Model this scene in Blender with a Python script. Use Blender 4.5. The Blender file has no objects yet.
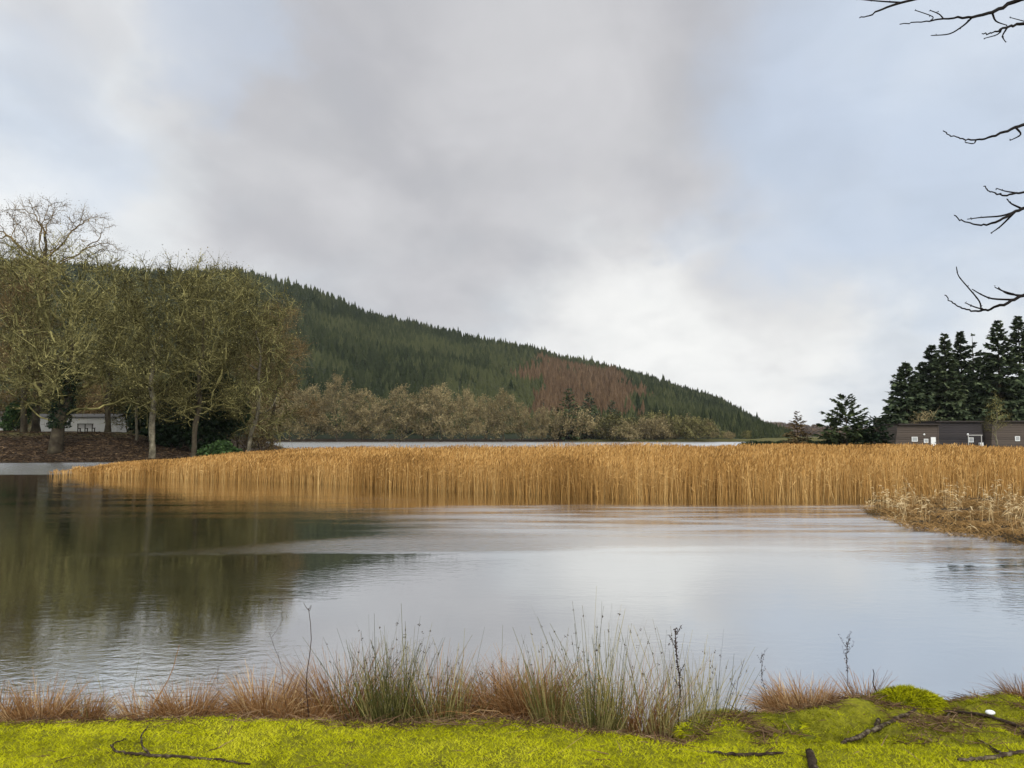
import bpy, math, random
import numpy as np

# ------------------------------------------------------------------ basics
S = bpy.context.scene
COL = S.collection
PI = math.pi
EYE = 2.3            # camera height over the water, metres
FPX = 773.0          # focal length in pixels of a 1024 wide frame
PITCH = math.atan(52.0 / FPX)

cam_d = bpy.data.cameras.new('camera')
cam_d.sensor_width = 36.0
cam_d.lens = 36.0 * FPX / 1024.0
cam_d.clip_start = 0.05
cam_d.clip_end = 20000
cam = bpy.data.objects.new('camera', cam_d)
COL.objects.link(cam)
cam.location = (0, 0, EYE)
cam.rotation_euler = (PI / 2 + PITCH, 0, 0)
S.camera = cam

S.view_settings.view_transform = 'Standard'
S.view_settings.look = 'None'
S.view_settings.exposure = 0.17
S.view_settings.gamma = 1.0
S.view_settings.use_curve_mapping = False
S.cycles.use_denoising = True
S.cycles.max_bounces = 6
S.cycles.diffuse_bounces = 2
S.cycles.glossy_bounces = 3
S.cycles.caustics_reflective = False
S.cycles.caustics_refractive = False

# ------------------------------------------------------------------ node helpers
class N:
    def __init__(self, tree):
        self.t = tree
    def new(self, kind, **kw):
        n = self.t.nodes.new(kind)
        for k, v in kw.items():
            setattr(n, k, v)
        return n
    def put(self, sock, v):
        if isinstance(v, bpy.types.NodeSocket):
            self.t.links.new(v, sock)
        elif v is not None:
            if hasattr(sock.default_value, '__len__') and hasattr(v, '__len__') and len(sock.default_value) == 4 and len(v) == 3:
                v = (*v, 1.0)
            sock.default_value = v
    def math(self, op, a, b=None, c=None, clamp=False):
        n = self.new('ShaderNodeMath', operation=op, use_clamp=clamp)
        self.put(n.inputs[0], a); self.put(n.inputs[1], b); self.put(n.inputs[2], c)
        return n.outputs[0]
    def vmath(self, op, a, b=None, scale=None):
        n = self.new('ShaderNodeVectorMath', operation=op)
        self.put(n.inputs[0], a); self.put(n.inputs[1], b)
        if scale is not None: self.put(n.inputs['Scale'], scale)
        return n.outputs['Value'] if op in ('DOT_PRODUCT', 'LENGTH', 'DISTANCE') else n.outputs['Vector']
    def noise(self, vec, scale, detail=4, rough=0.5, distortion=0.0, out='Fac'):
        n = self.new('ShaderNodeTexNoise')
        self.put(n.inputs['Vector'], vec)
        n.inputs['Scale'].default_value = scale
        n.inputs['Detail'].default_value = detail
        n.inputs['Roughness'].default_value = rough
        n.inputs['Distortion'].default_value = distortion
        return n.outputs[out]
    def smooth(self, v, lo, hi, a=0.0, b=1.0):
        n = self.new('ShaderNodeMapRange', interpolation_type='SMOOTHSTEP')
        for s, x in zip(n.inputs[:5], (v, lo, hi, a, b)): self.put(s, x)
        return n.outputs[0]
    def mix(self, f, a, b, mode='MIX'):
        n = self.new('ShaderNodeMix', data_type='RGBA', blend_type=mode)
        self.put(n.inputs[0], f); self.put(n.inputs[6], a); self.put(n.inputs[7], b)
        return n.outputs[2]
    def comb(self, x, y, z):
        n = self.new('ShaderNodeCombineXYZ')
        for s, v in zip(n.inputs, (x, y, z)): self.put(s, v)
        return n.outputs[0]
    def sep(self, v):
        n = self.new('ShaderNodeSeparateXYZ'); self.put(n.inputs[0], v)
        return n.outputs

def pix_dir(px, py):
    dx, dy = (px - 512) / FPX, (384 - py) / FPX
    v = np.array([dx, math.cos(PITCH) - dy * math.sin(PITCH), math.sin(PITCH) + dy * math.cos(PITCH)])
    return v / np.linalg.norm(v)

# ------------------------------------------------------------------ sky, sun
SUN_EL, SUN_AZ = 34.0, 158.0          # degrees; azimuth clockwise from +Y (behind the camera, to its right)
world = bpy.data.worlds.new('World')
S.world = world
world.use_nodes = True
wt = world.node_tree
wt.nodes.clear()
w = N(wt)
tc = w.new('ShaderNodeTexCoord').outputs['Generated']
sky = w.new('ShaderNodeTexSky', sky_type='NISHITA', sun_disc=False)
sky.sun_elevation = math.radians(SUN_EL)
sky.sun_rotation = math.radians(SUN_AZ)
sky.air_density = 1.0
sky.dust_density = 2.0
dx, dy, dz = w.sep(tc)
den = w.math('ADD', w.math('MAXIMUM', dz, 0.0), 0.42)
fx0, fy0 = w.math('DIVIDE', dx, den), w.math('DIVIDE', dy, den)
# the cloud streets run away to the right
flat = w.comb(w.math('ADD', w.math('MULTIPLY', fx0, 1.15), w.math('MULTIPLY', fy0, -0.55)), w.math('ADD', w.math('MULTIPLY', fx0, 0.45), w.math('MULTIPLY', fy0, 0.85)), 0.0)
n_big = w.noise(flat, 1.1, 7, 0.5, 0.3)
n_mid = w.noise(w.vmath('ADD', flat, (7.3, 2.1, 0.0)), 2.6, 6, 0.5, 0.3)
n_wisp = w.noise(w.vmath('MULTIPLY', flat, (0.8, 1.3, 1.0)), 5.0, 7, 0.55, 0.5)
warp = w.vmath('SUBTRACT', w.noise(flat, 1.7, 9, 0.56, 0.0, 'Color'), (0.5, 0.5, 0.5))
wd = w.vmath('NORMALIZE', w.vmath('ADD', tc, w.vmath('SCALE', warp, scale=0.42)))
def blob(px, py, deg_in, deg_out):
    c = pix_dir(px, py)
    return w.smooth(w.vmath('DOT_PRODUCT', wd, tuple(c)), math.cos(math.radians(deg_out)), math.cos(math.radians(deg_in)))
def vmax(*v):
    r = v[0]
    for x in v[1:]: r = w.math('MAXIMUM', r, x)
    return r
dark = vmax(blob(430, 95, 4, 25), blob(610, 50, 3, 20), w.math('MULTIPLY', blob(330, 175, 1, 13), 0.8), w.math('MULTIPLY', blob(520, 230, 1, 9), 0.8),
            w.math('MULTIPLY', blob(770, 245, 1, 10), 0.55), w.math('MULTIPLY', blob(740, 110, 1, 12), 0.7), w.math('MULTIPLY', blob(860, 200, 1, 8), 0.45), w.math('MULTIPLY', blob(60, 20, 1, 7), 0.5))
def ragged(m, n_, k, lo, hi):
    return w.smooth(w.math('ADD', m, w.math('MULTIPLY', w.math('SUBTRACT', n_, 0.5), k)), lo, hi)
dark = ragged(dark, n_wisp, 0.85, 0.0, 1.05)
blue = vmax(blob(890, 105, 2, 17), w.math('MULTIPLY', blob(985, 250, 1, 9), 0.7), w.math('MULTIPLY', blob(215, 50, 0.5, 6), 0.7), w.math('MULTIPLY', blob(30, 120, 1, 8), 0.55), w.math('MULTIPLY', blob(690, 225, 0.3, 4), 0.5))
blue = ragged(blue, w.math('SUBTRACT', 1.0, n_mid), 0.9, 0.0, 1.15)
bright = vmax(blob(680, 355, 2, 15), blob(595, 190, 0.3, 3.2), w.math('MULTIPLY', blob(490, 240, 0.3, 4), 0.5), w.math('MULTIPLY', blob(800, 150, 0.5, 5), 0.5), w.math('MULTIPLY', blob(110, 210, 2, 13), 0.45))
K = 10.0             # world strength is 0.1: colours below are radiance * 10
def c10(r, g, b): return (r * K, g * K, b * K, 1)
cloud = w.mix(w.smooth(n_mid, 0.36, 0.66), c10(0.64, 0.69, 0.76), c10(0.76, 0.80, 0.85))
cloud = w.mix(ragged(bright, n_wisp, 0.7, -0.05, 1.2), cloud, c10(0.85, 0.865, 0.88))
cloud = w.mix(w.math('MULTIPLY', dark, 0.95), cloud, w.mix(w.smooth(n_mid, 0.32, 0.68), c10(0.435, 0.442, 0.485), c10(0.55, 0.558, 0.60)))
skyc = w.mix(0.85, sky.outputs[0], c10(0.55, 0.645, 0.81))
cloud = w.mix(w.math('MULTIPLY', blue, 0.82), cloud, skyc)
tone = w.smooth(n_wisp, 0.25, 0.75, 0.94, 1.05)
cloud = w.mix(1.0, cloud, w.comb(tone, tone, tone), 'MULTIPLY')
# unseen sky behind the camera, boosted as added light on the scene
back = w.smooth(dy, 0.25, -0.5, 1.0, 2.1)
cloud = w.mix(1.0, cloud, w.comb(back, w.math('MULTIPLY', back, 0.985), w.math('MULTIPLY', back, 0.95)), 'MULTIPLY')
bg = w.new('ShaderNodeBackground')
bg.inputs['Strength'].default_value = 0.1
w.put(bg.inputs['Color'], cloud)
wo = w.new('ShaderNodeOutputWorld')
wt.links.new(bg.outputs[0], wo.inputs['Surface'])

sun_d = bpy.data.lights.new('sun', 'SUN')
sun_d.energy = 1.5
sun_d.angle = math.radians(12)
sun_d.color = (1.0, 0.93, 0.82)
sun = bpy.data.objects.new('sun', sun_d)
COL.objects.link(sun)
sun.rotation_euler = (PI / 2 - math.radians(SUN_EL), 0, PI - math.radians(SUN_AZ))

# ------------------------------------------------------------------ object helpers
def tag(o, label=None, cat=None, group=None, kind=None):
    if label: o['label'] = label
    if cat: o['category'] = cat
    if group: o['group'] = group
    if kind: o['kind'] = kind
    return o

def thing(name, loc, rz=0.0, sc=1.0, label=None, cat=None, group=None):
    o = bpy.data.objects.new(name, None)
    o.empty_display_size = 0.3
    COL.objects.link(o)
    o.location = loc; o.rotation_euler = (0, 0, rz)
    o.scale = (sc, sc, sc) if not hasattr(sc, '__len__') else sc
    return tag(o, label, cat, group)

def mesh_obj(name, V, F, mats, parent=None, fmat=None, tint=None, smooth=False):
    """F: array (n,3) or (n,4), or a list of such arrays"""
    V = np.asarray(V, dtype=np.float32)
    if not isinstance(F, list): F = [F]
    F = [np.asarray(f, dtype=np.int32) for f in F if len(f)]
    me = bpy.data.meshes.new(name)
    loops = np.concatenate([f.ravel() for f in F])
    totals = np.concatenate([np.full(len(f), f.shape[1], np.int32) for f in F])
    starts = np.concatenate([[0], np.cumsum(totals)[:-1]]).astype(np.int32)
    me.vertices.add(len(V)); me.vertices.foreach_set('co', V.ravel())
    me.loops.add(len(loops)); me.loops.foreach_set('vertex_index', loops)
    me.polygons.add(len(totals)); me.polygons.foreach_set('loop_start', starts)
    me.polygons.foreach_set('loop_total', totals)
    if not isinstance(mats, (list, tuple)): mats = [mats]
    for m in mats: me.materials.append(m)
    if fmat is not None: me.polygons.foreach_set('material_index', np.asarray(fmat, np.int32))
    me.polygons.foreach_set('use_smooth', np.full(len(totals), smooth, bool))
    if tint is not None:
        a = me.attributes.new('tint', 'FLOAT', 'POINT')
        a.data.foreach_set('value', np.asarray(tint, np.float32))
    me.update(calc_edges=True)
    o = bpy.data.objects.new(name, me)
    COL.objects.link(o)
    if parent: o.parent = parent
    return o

def copy_thing(src, name, loc, rz=0.0, sc=1.0, label=None, cat=None, group=None):
    c = src.copy(); COL.objects.link(c)
    c.name = name
    c.location = loc; c.rotation_euler = (0, 0, rz)
    c.scale = (sc, sc, sc) if not hasattr(sc, '__len__') else sc
    tag(c, label, cat, group)
    for ch in src.children:
        d = ch.copy(); COL.objects.link(d); d.parent = c
        for g in ch.children:
            e = g.copy(); COL.objects.link(e); e.parent = d
    return c

class MB:
    """collects raw arrays into one mesh"""
    def __init__(s): s.V = []; s.F3 = []; s.F4 = []; s.T = []; s.m3 = []; s.m4 = []; s.n = 0
    def add(s, V, F, tint=0.5, mat=0):
        V = np.asarray(V, np.float32).reshape(-1, 3); F = np.asarray(F, np.int32)
        if len(F) == 0: return s
        s.V.append(V)
        s.T.append(np.broadcast_to(np.asarray(tint, np.float32), (len(V),)))
        if F.shape[1] == 3: s.F3.append(F + s.n); s.m3.append(np.full(len(F), mat))
        else: s.F4.append(F + s.n); s.m4.append(np.full(len(F), mat))
        s.n += len(V)
        return s
    def box(s, c, d, tint=0.5, mat=0, rz=0.0):
        c = np.array(c, float); h = np.array(d, float) / 2
        p = np.array([[x, y, z] for z in (-1, 1) for x, y in ((-1, -1), (1, -1), (1, 1), (-1, 1))], float) * h
        if rz:
            cs, sn = math.cos(rz), math.sin(rz)
            p = np.stack([p[:, 0] * cs - p[:, 1] * sn, p[:, 0] * sn + p[:, 1] * cs, p[:, 2]], 1)
        return s.add(p + c, [[0, 3, 2, 1], [4, 5, 6, 7], [0, 1, 5, 4], [1, 2, 6, 5], [2, 3, 7, 6], [3, 0, 4, 7]], tint, mat)
    def build(s, name, mats, parent=None, smooth=False):
        F = []; fm = []
        if s.F3: F.append(np.concatenate(s.F3)); fm.append(np.concatenate(s.m3))
        if s.F4: F.append(np.concatenate(s.F4)); fm.append(np.concatenate(s.m4))
        return mesh_obj(name, np.concatenate(s.V), F, mats, parent, np.concatenate(fm), np.concatenate(s.T), smooth)

def nrm(v): return v / np.maximum(np.linalg.norm(v, axis=-1, keepdims=True), 1e-9)

def frames(d):
    ref = np.where(np.abs(d[:, 2:3]) < 0.9, np.array([[0., 0., 1.]]), np.array([[1., 0., 0.]]))
    a = nrm(np.cross(d, ref)); b = np.cross(d, a)
    return a, b

def tubes(P0, P1, r0, r1, n=5):
    P0 = np.asarray(P0, float); P1 = np.asarray(P1, float)
    E = len(P0)
    d = nrm(P1 - P0); a, b = frames(d)
    ang = np.arange(n) * 2 * PI / n
    ring = a[:, None, :] * np.cos(ang)[None, :, None] + b[:, None, :] * np.sin(ang)[None, :, None]
    V = np.stack([P0[:, None, :] + ring * np.asarray(r0)[:, None, None], P1[:, None, :] + ring * np.asarray(r1)[:, None, None]], 1)
    base = (np.arange(E) * 2 * n)[:, None]
    k = np.arange(n)[None, :]; k2 = (k + 1) % n
    F = np.stack([base + k, base + k2, base + n + k2, base + n + k], -1).reshape(-1, 4)
    return V.reshape(-1, 3), F

def polytube(pts, rad, n=6):
    """one continuous tapered tube along a polyline, closed ends"""
    pts = np.asarray(pts, float); m = len(pts)
    rad = np.broadcast_to(np.asarray(rad, float), (m,))
    d = np.zeros_like(pts); d[1:-1] = pts[2:] - pts[:-2]; d[0] = pts[1] - pts[0]; d[-1] = pts[-1] - pts[-2]
    d = nrm(d)
    a = np.zeros_like(pts)
    a0 = frames(d[:1])[0][0]
    for i in range(m):
        a0 = a0 - d[i] * np.dot(a0, d[i]); a0 /= np.linalg.norm(a0); a[i] = a0
    b = np.cross(d, a)
    ang = np.arange(n) * 2 * PI / n
    V = pts[:, None] + (a[:, None] * np.cos(ang)[None, :, None] + b[:, None] * np.sin(ang)[None, :, None]) * rad[:, None, None]
    V = V.reshape(-1, 3)
    i = (np.arange(m - 1) * n)[:, None]; k = np.arange(n)[None]; k2 = (k + 1) % n
    F = np.stack([i + k, i + k2, i + n + k2, i + n + k], -1).reshape(-1, 4)
    V = np.concatenate([V, pts[:1], pts[-1:]])
    c0, c1 = m * n, m * n + 1
    T = np.array([[c0, (q + 1) % n, q] for q in range(n)] + [[c1, (m - 1) * n + q, (m - 1) * n + (q + 1) % n] for q in range(n)])
    return V, F, T

def ribbons(P, D, L, W, bend, rng, seg=3, tipw=0.15, side=None):
    """tapered ribbons from P along D, bent by vector bend (per ribbon) -> quads"""
    n = len(P)
    D = nrm(np.asarray(D, float))
    L = np.broadcast_to(L, (n,)); W = np.broadcast_to(W, (n,))
    if side is None:
        side = nrm(np.cross(D, rng.normal(size=(n, 3))))
    t = np.linspace(0, 1, seg + 1)
    c = P[:, None] + D[:, None] * (t[None, :, None] * L[:, None, None]) + bend[:, None] * (t[None, :, None] ** 2 * L[:, None, None])
    wd = (1 - (1 - tipw) * t ** 1.5)[None, :, None] * W[:, None, None] * 0.5
    V = np.stack([c - side[:, None] * wd, c + side[:, None] * wd], 2)        # n, seg+1, 2, 3
    base = (np.arange(n) * (seg + 1) * 2)[:, None]
    k = np.arange(seg)[None] * 2
    F = np.stack([base + k, base + k + 1, base + k + 3, base + k + 2], -1).reshape(-1, 4)
    return V.reshape(-1, 3), F, c

def flakes(C, size, rng, flatten=1.0):
    """small random triangles round C"""
    n = len(C)
    a = nrm(rng.normal(size=(n, 3)) * [1, 1, flatten]); b = nrm(np.cross(a, rng.normal(size=(n, 3))))
    s = np.broadcast_to(size, (n,))[:, None]
    V = np.stack([C + a * s, C - a * s * 0.6 + b * s * 0.7, C - a * s * 0.5 - b * s * 0.6], 1).reshape(-1, 3)
    return V, np.arange(n * 3).reshape(n, 3)

# value noise for shaping ground (deterministic)
def vnoise(x, y, seed=0):
    x = np.asarray(x, float); y = np.asarray(y, float)
    xi = np.floor(x).astype(np.int64); yi = np.floor(y).astype(np.int64)
    xf = x - xi; yf = y - yi
    def h(i, j):
        v = (i * 374761393 + j * 668265263 + seed * 974634777) & 0xffffffff
        v = ((v ^ (v >> 13)) * 1274126177) & 0xffffffff
        return ((v ^ (v >> 16)) & 0xffff) / 65535.0
    u = xf * xf * (3 - 2 * xf); v = yf * yf * (3 - 2 * yf)
    return (h(xi, yi) * (1 - u) + h(xi + 1, yi) * u) * (1 - v) + (h(xi, yi + 1) * (1 - u) + h(xi + 1, yi + 1) * u) * v - 0.5
def fbm(x, y, seed=0, o=4):
    r = 0; a = 1.0
    for i in range(o):
        r = r + a * vnoise(x * 2 ** i, y * 2 ** i, seed + i); a *= 0.5
    return r
def sstep(a, b, x):
    t = np.clip((np.asarray(x, float) - a) / (b - a), 0, 1); return t * t * (3 - 2 * t)

# ------------------------------------------------------------------ materials
def new_mat(name):
    m = bpy.data.materials.new(name); m.use_nodes = True
    t = m.node_tree; b = t.nodes['Principled BSDF']
    return m, N(t), b

def tint_mat(name, cols, rough=0.8, spec=0.2, nscale=None, namt=0.35, rand=0.25, detail=4, bump=None, coord='Object'):
    """cols: ramp stops over the per-piece tint attribute, varied by noise and per object"""
    m, n, b = new_mat(name)
    at = n.new('ShaderNodeAttribute', attribute_name='tint').outputs['Fac']
    f = at
    if rand:
        oi = n.new('ShaderNodeObjectInfo').outputs['Random']
        f = n.math('ADD', f, n.math('MULTIPLY', n.math('SUBTRACT', oi, 0.5), rand))
    if nscale:
        co = n.new('ShaderNodeTexCoord').outputs[coord]
        nz = n.noise(co, nscale, detail, 0.6)
        f = n.math('ADD', f, n.math('MULTIPLY', n.math('SUBTRACT', nz, 0.5), namt * 2))
        if bump:
            bn = n.new('ShaderNodeBump'); bn.inputs['Strength'].default_value = 1.0; bn.inputs['Distance'].default_value = bump
            n.put(bn.inputs['Height'], nz); n.put(b.inputs['Normal'], bn.outputs[0])
    r = n.new('ShaderNodeValToRGB')
    e = r.color_ramp.elements
    while len(e) < len(cols): e.new(0.5)
    for i, c in enumerate(cols):
        e[i].position = i / max(1, len(cols) - 1); e[i].color = (*c, 1)
    n.put(r.inputs[0], f)
    n.put(b.inputs['Base Color'], r.outputs[0])
    b.inputs['Roughness'].default_value = max(rough, 0.55)
    b.inputs['Specular IOR Level'].default_value = spec * 0.25
    return m

M = {}
M['bark'] = tint_mat('bark', [(0.025, 0.02, 0.015), (0.065, 0.053, 0.036), (0.13, 0.115, 0.07)], 0.9, 0.15, 2.2, 0.7, detail=7, bump=0.05)
M['pale_bark'] = tint_mat('pale_bark', [(0.05, 0.042, 0.03), (0.16, 0.14, 0.095), (0.30, 0.27, 0.20)], 0.9, 0.15, 2.8, 0.9, detail=7, bump=0.03)
M['twig_olive'] = tint_mat('twig_olive', [(0.032, 0.028, 0.014), (0.098, 0.089, 0.034), (0.39, 0.35, 0.14)], 0.9, 0.1)
M['twig_brown'] = tint_mat('twig_brown', [(0.06, 0.042, 0.022), (0.16, 0.11, 0.05), (0.29, 0.21, 0.10)], 0.9, 0.1)
M['twig_grey'] = tint_mat('twig_grey', [(0.085, 0.070, 0.036), (0.215, 0.165, 0.080), (0.40, 0.32, 0.165)], 0.9, 0.1)
M['evergreen'] = tint_mat('evergreen', [(0.008, 0.014, 0.008), (0.017, 0.030, 0.014), (0.04, 0.062, 0.026)], 0.7, 0.25)
M['spruce'] = tint_mat('spruce', [(0.020, 0.032, 0.018), (0.068, 0.090, 0.046), (0.15, 0.175, 0.085)], 0.75, 0.2)
M['pine'] = tint_mat('pine', [(0.018, 0.029, 0.013), (0.056, 0.074, 0.030), (0.115, 0.14, 0.055)], 0.75, 0.2)
M['bush'] = tint_mat('bush', [(0.012, 0.026, 0.009), (0.028, 0.056, 0.016), (0.075, 0.125, 0.04)], 0.45, 0.4)
M['forest'] = tint_mat('forest', [(0.017, 0.025, 0.011), (0.037, 0.045, 0.020), (0.070, 0.077, 0.033)], 0.85, 0.1, rand=0, nscale=0.012, namt=0.3)
M['larch'] = tint_mat('larch', [(0.072, 0.045, 0.026), (0.118, 0.074, 0.042), (0.165, 0.107, 0.062)], 0.9, 0.1, rand=0, nscale=0.02, namt=0.3)
M['reed'] = tint_mat('reed', [(0.15, 0.075, 0.022), (0.47, 0.255, 0.075), (0.72, 0.47, 0.19)], 0.7, 0.2, rand=0, nscale=0.12, namt=0.22)
M['straw'] = tint_mat('straw', [(0.085, 0.040, 0.015), (0.29, 0.145, 0.055), (0.62, 0.46, 0.24)], 0.75, 0.2)
M['pale_straw'] = tint_mat('pale_straw', [(0.34, 0.22, 0.10), (0.55, 0.40, 0.20), (0.72, 0.58, 0.36)], 0.7, 0.2)
M['sedge'] = tint_mat('sedge', [(0.06, 0.045, 0.02), (0.30, 0.17, 0.06), (0.55, 0.36, 0.16)], 0.8, 0.2, nscale=0.5, namt=0.25)
M['rush'] = tint_mat('rush', [(0.030, 0.034, 0.009), (0.105, 0.105, 0.028), (0.34, 0.285, 0.11)], 0.55, 0.3)
M['rush_head'] = tint_mat('rush_head', [(0.03, 0.018, 0.01), (0.07, 0.045, 0.025)], 0.9, 0.1)
M['dark_stalk'] = tint_mat('dark_stalk', [(0.02, 0.014, 0.01), (0.05, 0.03, 0.022), (0.09, 0.06, 0.04)], 0.9, 0.1)
M['grass'] = tint_mat('grass', [(0.11, 0.11, 0.004), (0.35, 0.355, 0.006), (0.48, 0.475, 0.008), (0.53, 0.505, 0.03)], 0.6, 0.25, rand=0, nscale=2.2, namt=0.3, coord='Object')
M['moss'] = tint_mat('moss', [(0.05, 0.055, 0.008), (0.14, 0.15, 0.015), (0.27, 0.27, 0.03)], 0.8, 0.1, nscale=9.0, namt=0.4)
M['litter'] = tint_mat('litter', [(0.045, 0.025, 0.015), (0.13, 0.075, 0.042), (0.28, 0.19, 0.11)], 0.85, 0.15, rand=0, nscale=1.2, namt=0.3)
M['bracken'] = tint_mat('bracken', [(0.016, 0.012, 0.009), (0.055, 0.036, 0.023), (0.27, 0.18, 0.10)], 0.9, 0.1, rand=0, nscale=0.3, namt=0.3)
M['dark_twig'] = tint_mat('dark_twig', [(0.010, 0.008, 0.007), (0.022, 0.018, 0.015)], 0.8, 0.2)
M['stick'] = tint_mat('stick', [(0.014, 0.010, 0.008), (0.05, 0.036, 0.025), (0.24, 0.20, 0.13)], 0.9, 0.15, nscale=26.0, namt=0.8, detail=6, bump=0.012)

def ground_mat(name, cols, scale, bumpd=0.05, rough=0.95, coord='Object'):
    m, n, b = new_mat(name)
    co = n.new('ShaderNodeTexCoord').outputs[coord]
    a = n.noise(co, scale, 6, 0.62, 0.3); c = n.noise(co, scale * 9, 5, 0.6)
    f = n.math('ADD', n.math('MULTIPLY', a, 0.6), n.math('MULTIPLY', c, 0.4))
    r = n.new('ShaderNodeValToRGB'); e = r.color_ramp.elements
    while len(e) < len(cols): e.new(0.5)
    for i, q in enumerate(cols):
        e[i].position = 0.32 + 0.36 * i / max(1, len(cols) - 1); e[i].color = (*q, 1)
    n.put(r.inputs[0], f); n.put(b.inputs['Base Color'], r.outputs[0])
    b.inputs['Roughness'].default_value = rough; b.inputs['Specular IOR Level'].default_value = 0.1
    bn = n.new('ShaderNodeBump'); bn.inputs['Distance'].default_value = bumpd
    n.put(bn.inputs['Height'], f); n.put(b.inputs['Normal'], bn.outputs[0])
    return m
M['lawn_soil'] = ground_mat('lawn_soil', [(0.05, 0.045, 0.010), (0.16, 0.155, 0.012), (0.28, 0.265, 0.018)], 3.5, 0.04)
M['hill_floor'] = ground_mat('hill_floor', [(0.02, 0.026, 0.014), (0.035, 0.042, 0.02)], 0.05, 0.5)
M['stone_white'] = tint_mat('stone_white', [(0.7, 0.7, 0.68), (0.82, 0.82, 0.8)], 0.5, 0.4, 30.0, 0.2)

# ------------------------------------------------------------------ plan of the place
def poly_sd(x, y, P):
    """signed distance to polygon, positive inside"""
    x = np.asarray(x, float); y = np.asarray(y, float)
    P = np.asarray(P, float); d = np.full(np.shape(x), 1e18); ins = np.zeros(np.shape(x), bool)
    for (ax, ay), (bx, by) in zip(P, np.roll(P, -1, 0)):
        ex, ey = bx - ax, by - ay
        t = np.clip(((x - ax) * ex + (y - ay) * ey) / (ex * ex + ey * ey), 0, 1)
        d = np.minimum(d, (x - ax - t * ex) ** 2 + (y - ay - t * ey) ** 2)
        if by != ay:
            c = ((ay > y) != (by > y)) & (x < (bx - ax) * (y - ay) / (by - ay) + ax)
            ins ^= c
    d = np.sqrt(d)
    return np.where(ins, d, -d)

LEFT_LAND = [(-300, 58), (-90, 66), (-60, 67.5), (-42, 66.5), (-34, 68.5), (-28, 74), (-25.5, 84), (-30, 112), (-60, 170), (-110, 240), (-200, 305), (-700, 305), (-700, 58)]
RIGHT_LAND = [(36, 93), (33, 112), (44, 150), (72, 220), (94, 303), (94, 330), (900, 330), (900, 50), (130, 66), (60, 88)]
MARSH = [(10.7, 23.2), (10.3, 21.8), (10.0, 19.8), (10.3, 18.2), (10.9, 16.5), (12.5, 14.5), (16, 11), (30, 8), (60, 30), (60, 60), (20, 40), (12.5, 27)]
FAR_Y = 303.0
def ground_z(x, y):
    x = np.asarray(x, float); y = np.asarray(y, float)
    z = np.full(np.broadcast(x, y).shape, -0.7)
    sl = poly_sd(x, y, LEFT_LAND)
    top = 0.55 + 1.95 * sstep(-31, -44, x) + 1.5 * sstep(90, 160, y)
    zl = np.where(sl > -3, np.minimum(sl * 0.26 + 0.02, top + 0.01 * np.maximum(sl, 0)) + 0.25 * fbm(x / 4, y / 4, 5) * sstep(0, 2, sl), -0.7)
    sr = poly_sd(x, y, RIGHT_LAND)
    zr = np.where(sr > -3, np.minimum(sr * 0.15, 0.55 + 0.95 * sstep(104, 150, y)) + 0.1 * fbm(x / 6, y / 6, 9), -0.7)
    sm = poly_sd(x, y, MARSH)
    zm = np.where(sm > -3, np.minimum(sm * 0.12 - 0.03, 0.10) + 0.12 * fbm(x / 0.8, y / 0.8, 3), -0.7)
    zf = np.where(y > FAR_Y - 10, np.minimum((y - FAR_Y) * 0.12, 1.0), -0.7)
    z = np.maximum.reduce([z, zl, zr, zm, zf])
    return np.where(y < 8.5, np.maximum(-0.6, z) * 0 - 0.6 + 0.9 * sstep(3, -2, y), z)
def gz(x, y): return float(ground_z(np.array([x]), np.array([y]))[0])
def X(px, d): return (px - 512) / FPX * d          # lateral offset of a bearing at a given range
def Zof(py, d): return EYE + (436 - py) / FPX * d  # height seen at a given row

# the ground sheet: lake bed, banks, fields, out to the horizon
def grow(a, b, n): return np.geomspace(a, b, n)
gx = np.concatenate([-grow(160, 9000, 26)[::-1], np.arange(-158, 160, 2.0), grow(162, 9000, 26)])
gy = np.concatenate([-grow(30, 9000, 20)[::-1], np.arange(-28, 62, 1.5), np.arange(62, 130, 1.0), np.arange(130, 340, 3.5), grow(342, 12000, 40)])
GX, GY = np.meshgrid(gx, gy)
GZ = ground_z(GX, GY)
nx, ny = len(gx), len(gy)
idx = np.arange(nx * ny).reshape(ny, nx)
GF = np.stack([idx[:-1, :-1], idx[:-1, 1:], idx[1:, 1:], idx[1:, :-1]], -1).reshape(-1, 4)
gm, n, b = new_mat('ground')
pos = n.new('ShaderNodeNewGeometry').outputs['Position']
px_, py_, pz_ = n.sep(pos)
na = n.noise(pos, 0.35, 6, 0.6); nb = n.noise(pos, 3.0, 5, 0.6)
brown = n.mix(n.smooth(nb, 0.35, 0.65), (0.016, 0.012, 0.008, 1), (0.085, 0.055, 0.034, 1))
green = n.mix(n.smooth(nb, 0.35, 0.65), (0.055, 0.055, 0.018, 1), (0.16, 0.14, 0.045, 1))
right_f = n.smooth(n.math('ADD', px_, n.math('MULTIPLY', na, 4.0)), 22.0, 30.0)
left_g = n.math('MULTIPLY', n.smooth(pz_, 2.0, 2.6), n.smooth(na, 0.42, 0.56))
gcol = n.mix(n.math('MAXIMUM', right_f, n.math('MULTIPLY', left_g, 0.7)), brown, green)
gcol = n.mix(n.smooth(pz_, 0.22, 0.02), gcol, (0.035, 0.026, 0.016, 1))
n.put(b.inputs['Base Color'], gcol); b.inputs['Roughness'].default_value = 0.95; b.inputs['Specular IOR Level'].default_value = 0.1
bn = n.new('ShaderNodeBump'); bn.inputs['Distance'].default_value = 0.12; n.put(bn.inputs['Height'], nb); n.put(b.inputs['Normal'], bn.outputs[0])
tag(mesh_obj('ground', np.stack([GX, GY, GZ], -1).reshape(-1, 3), GF, gm, smooth=True), kind='structure')

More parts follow.
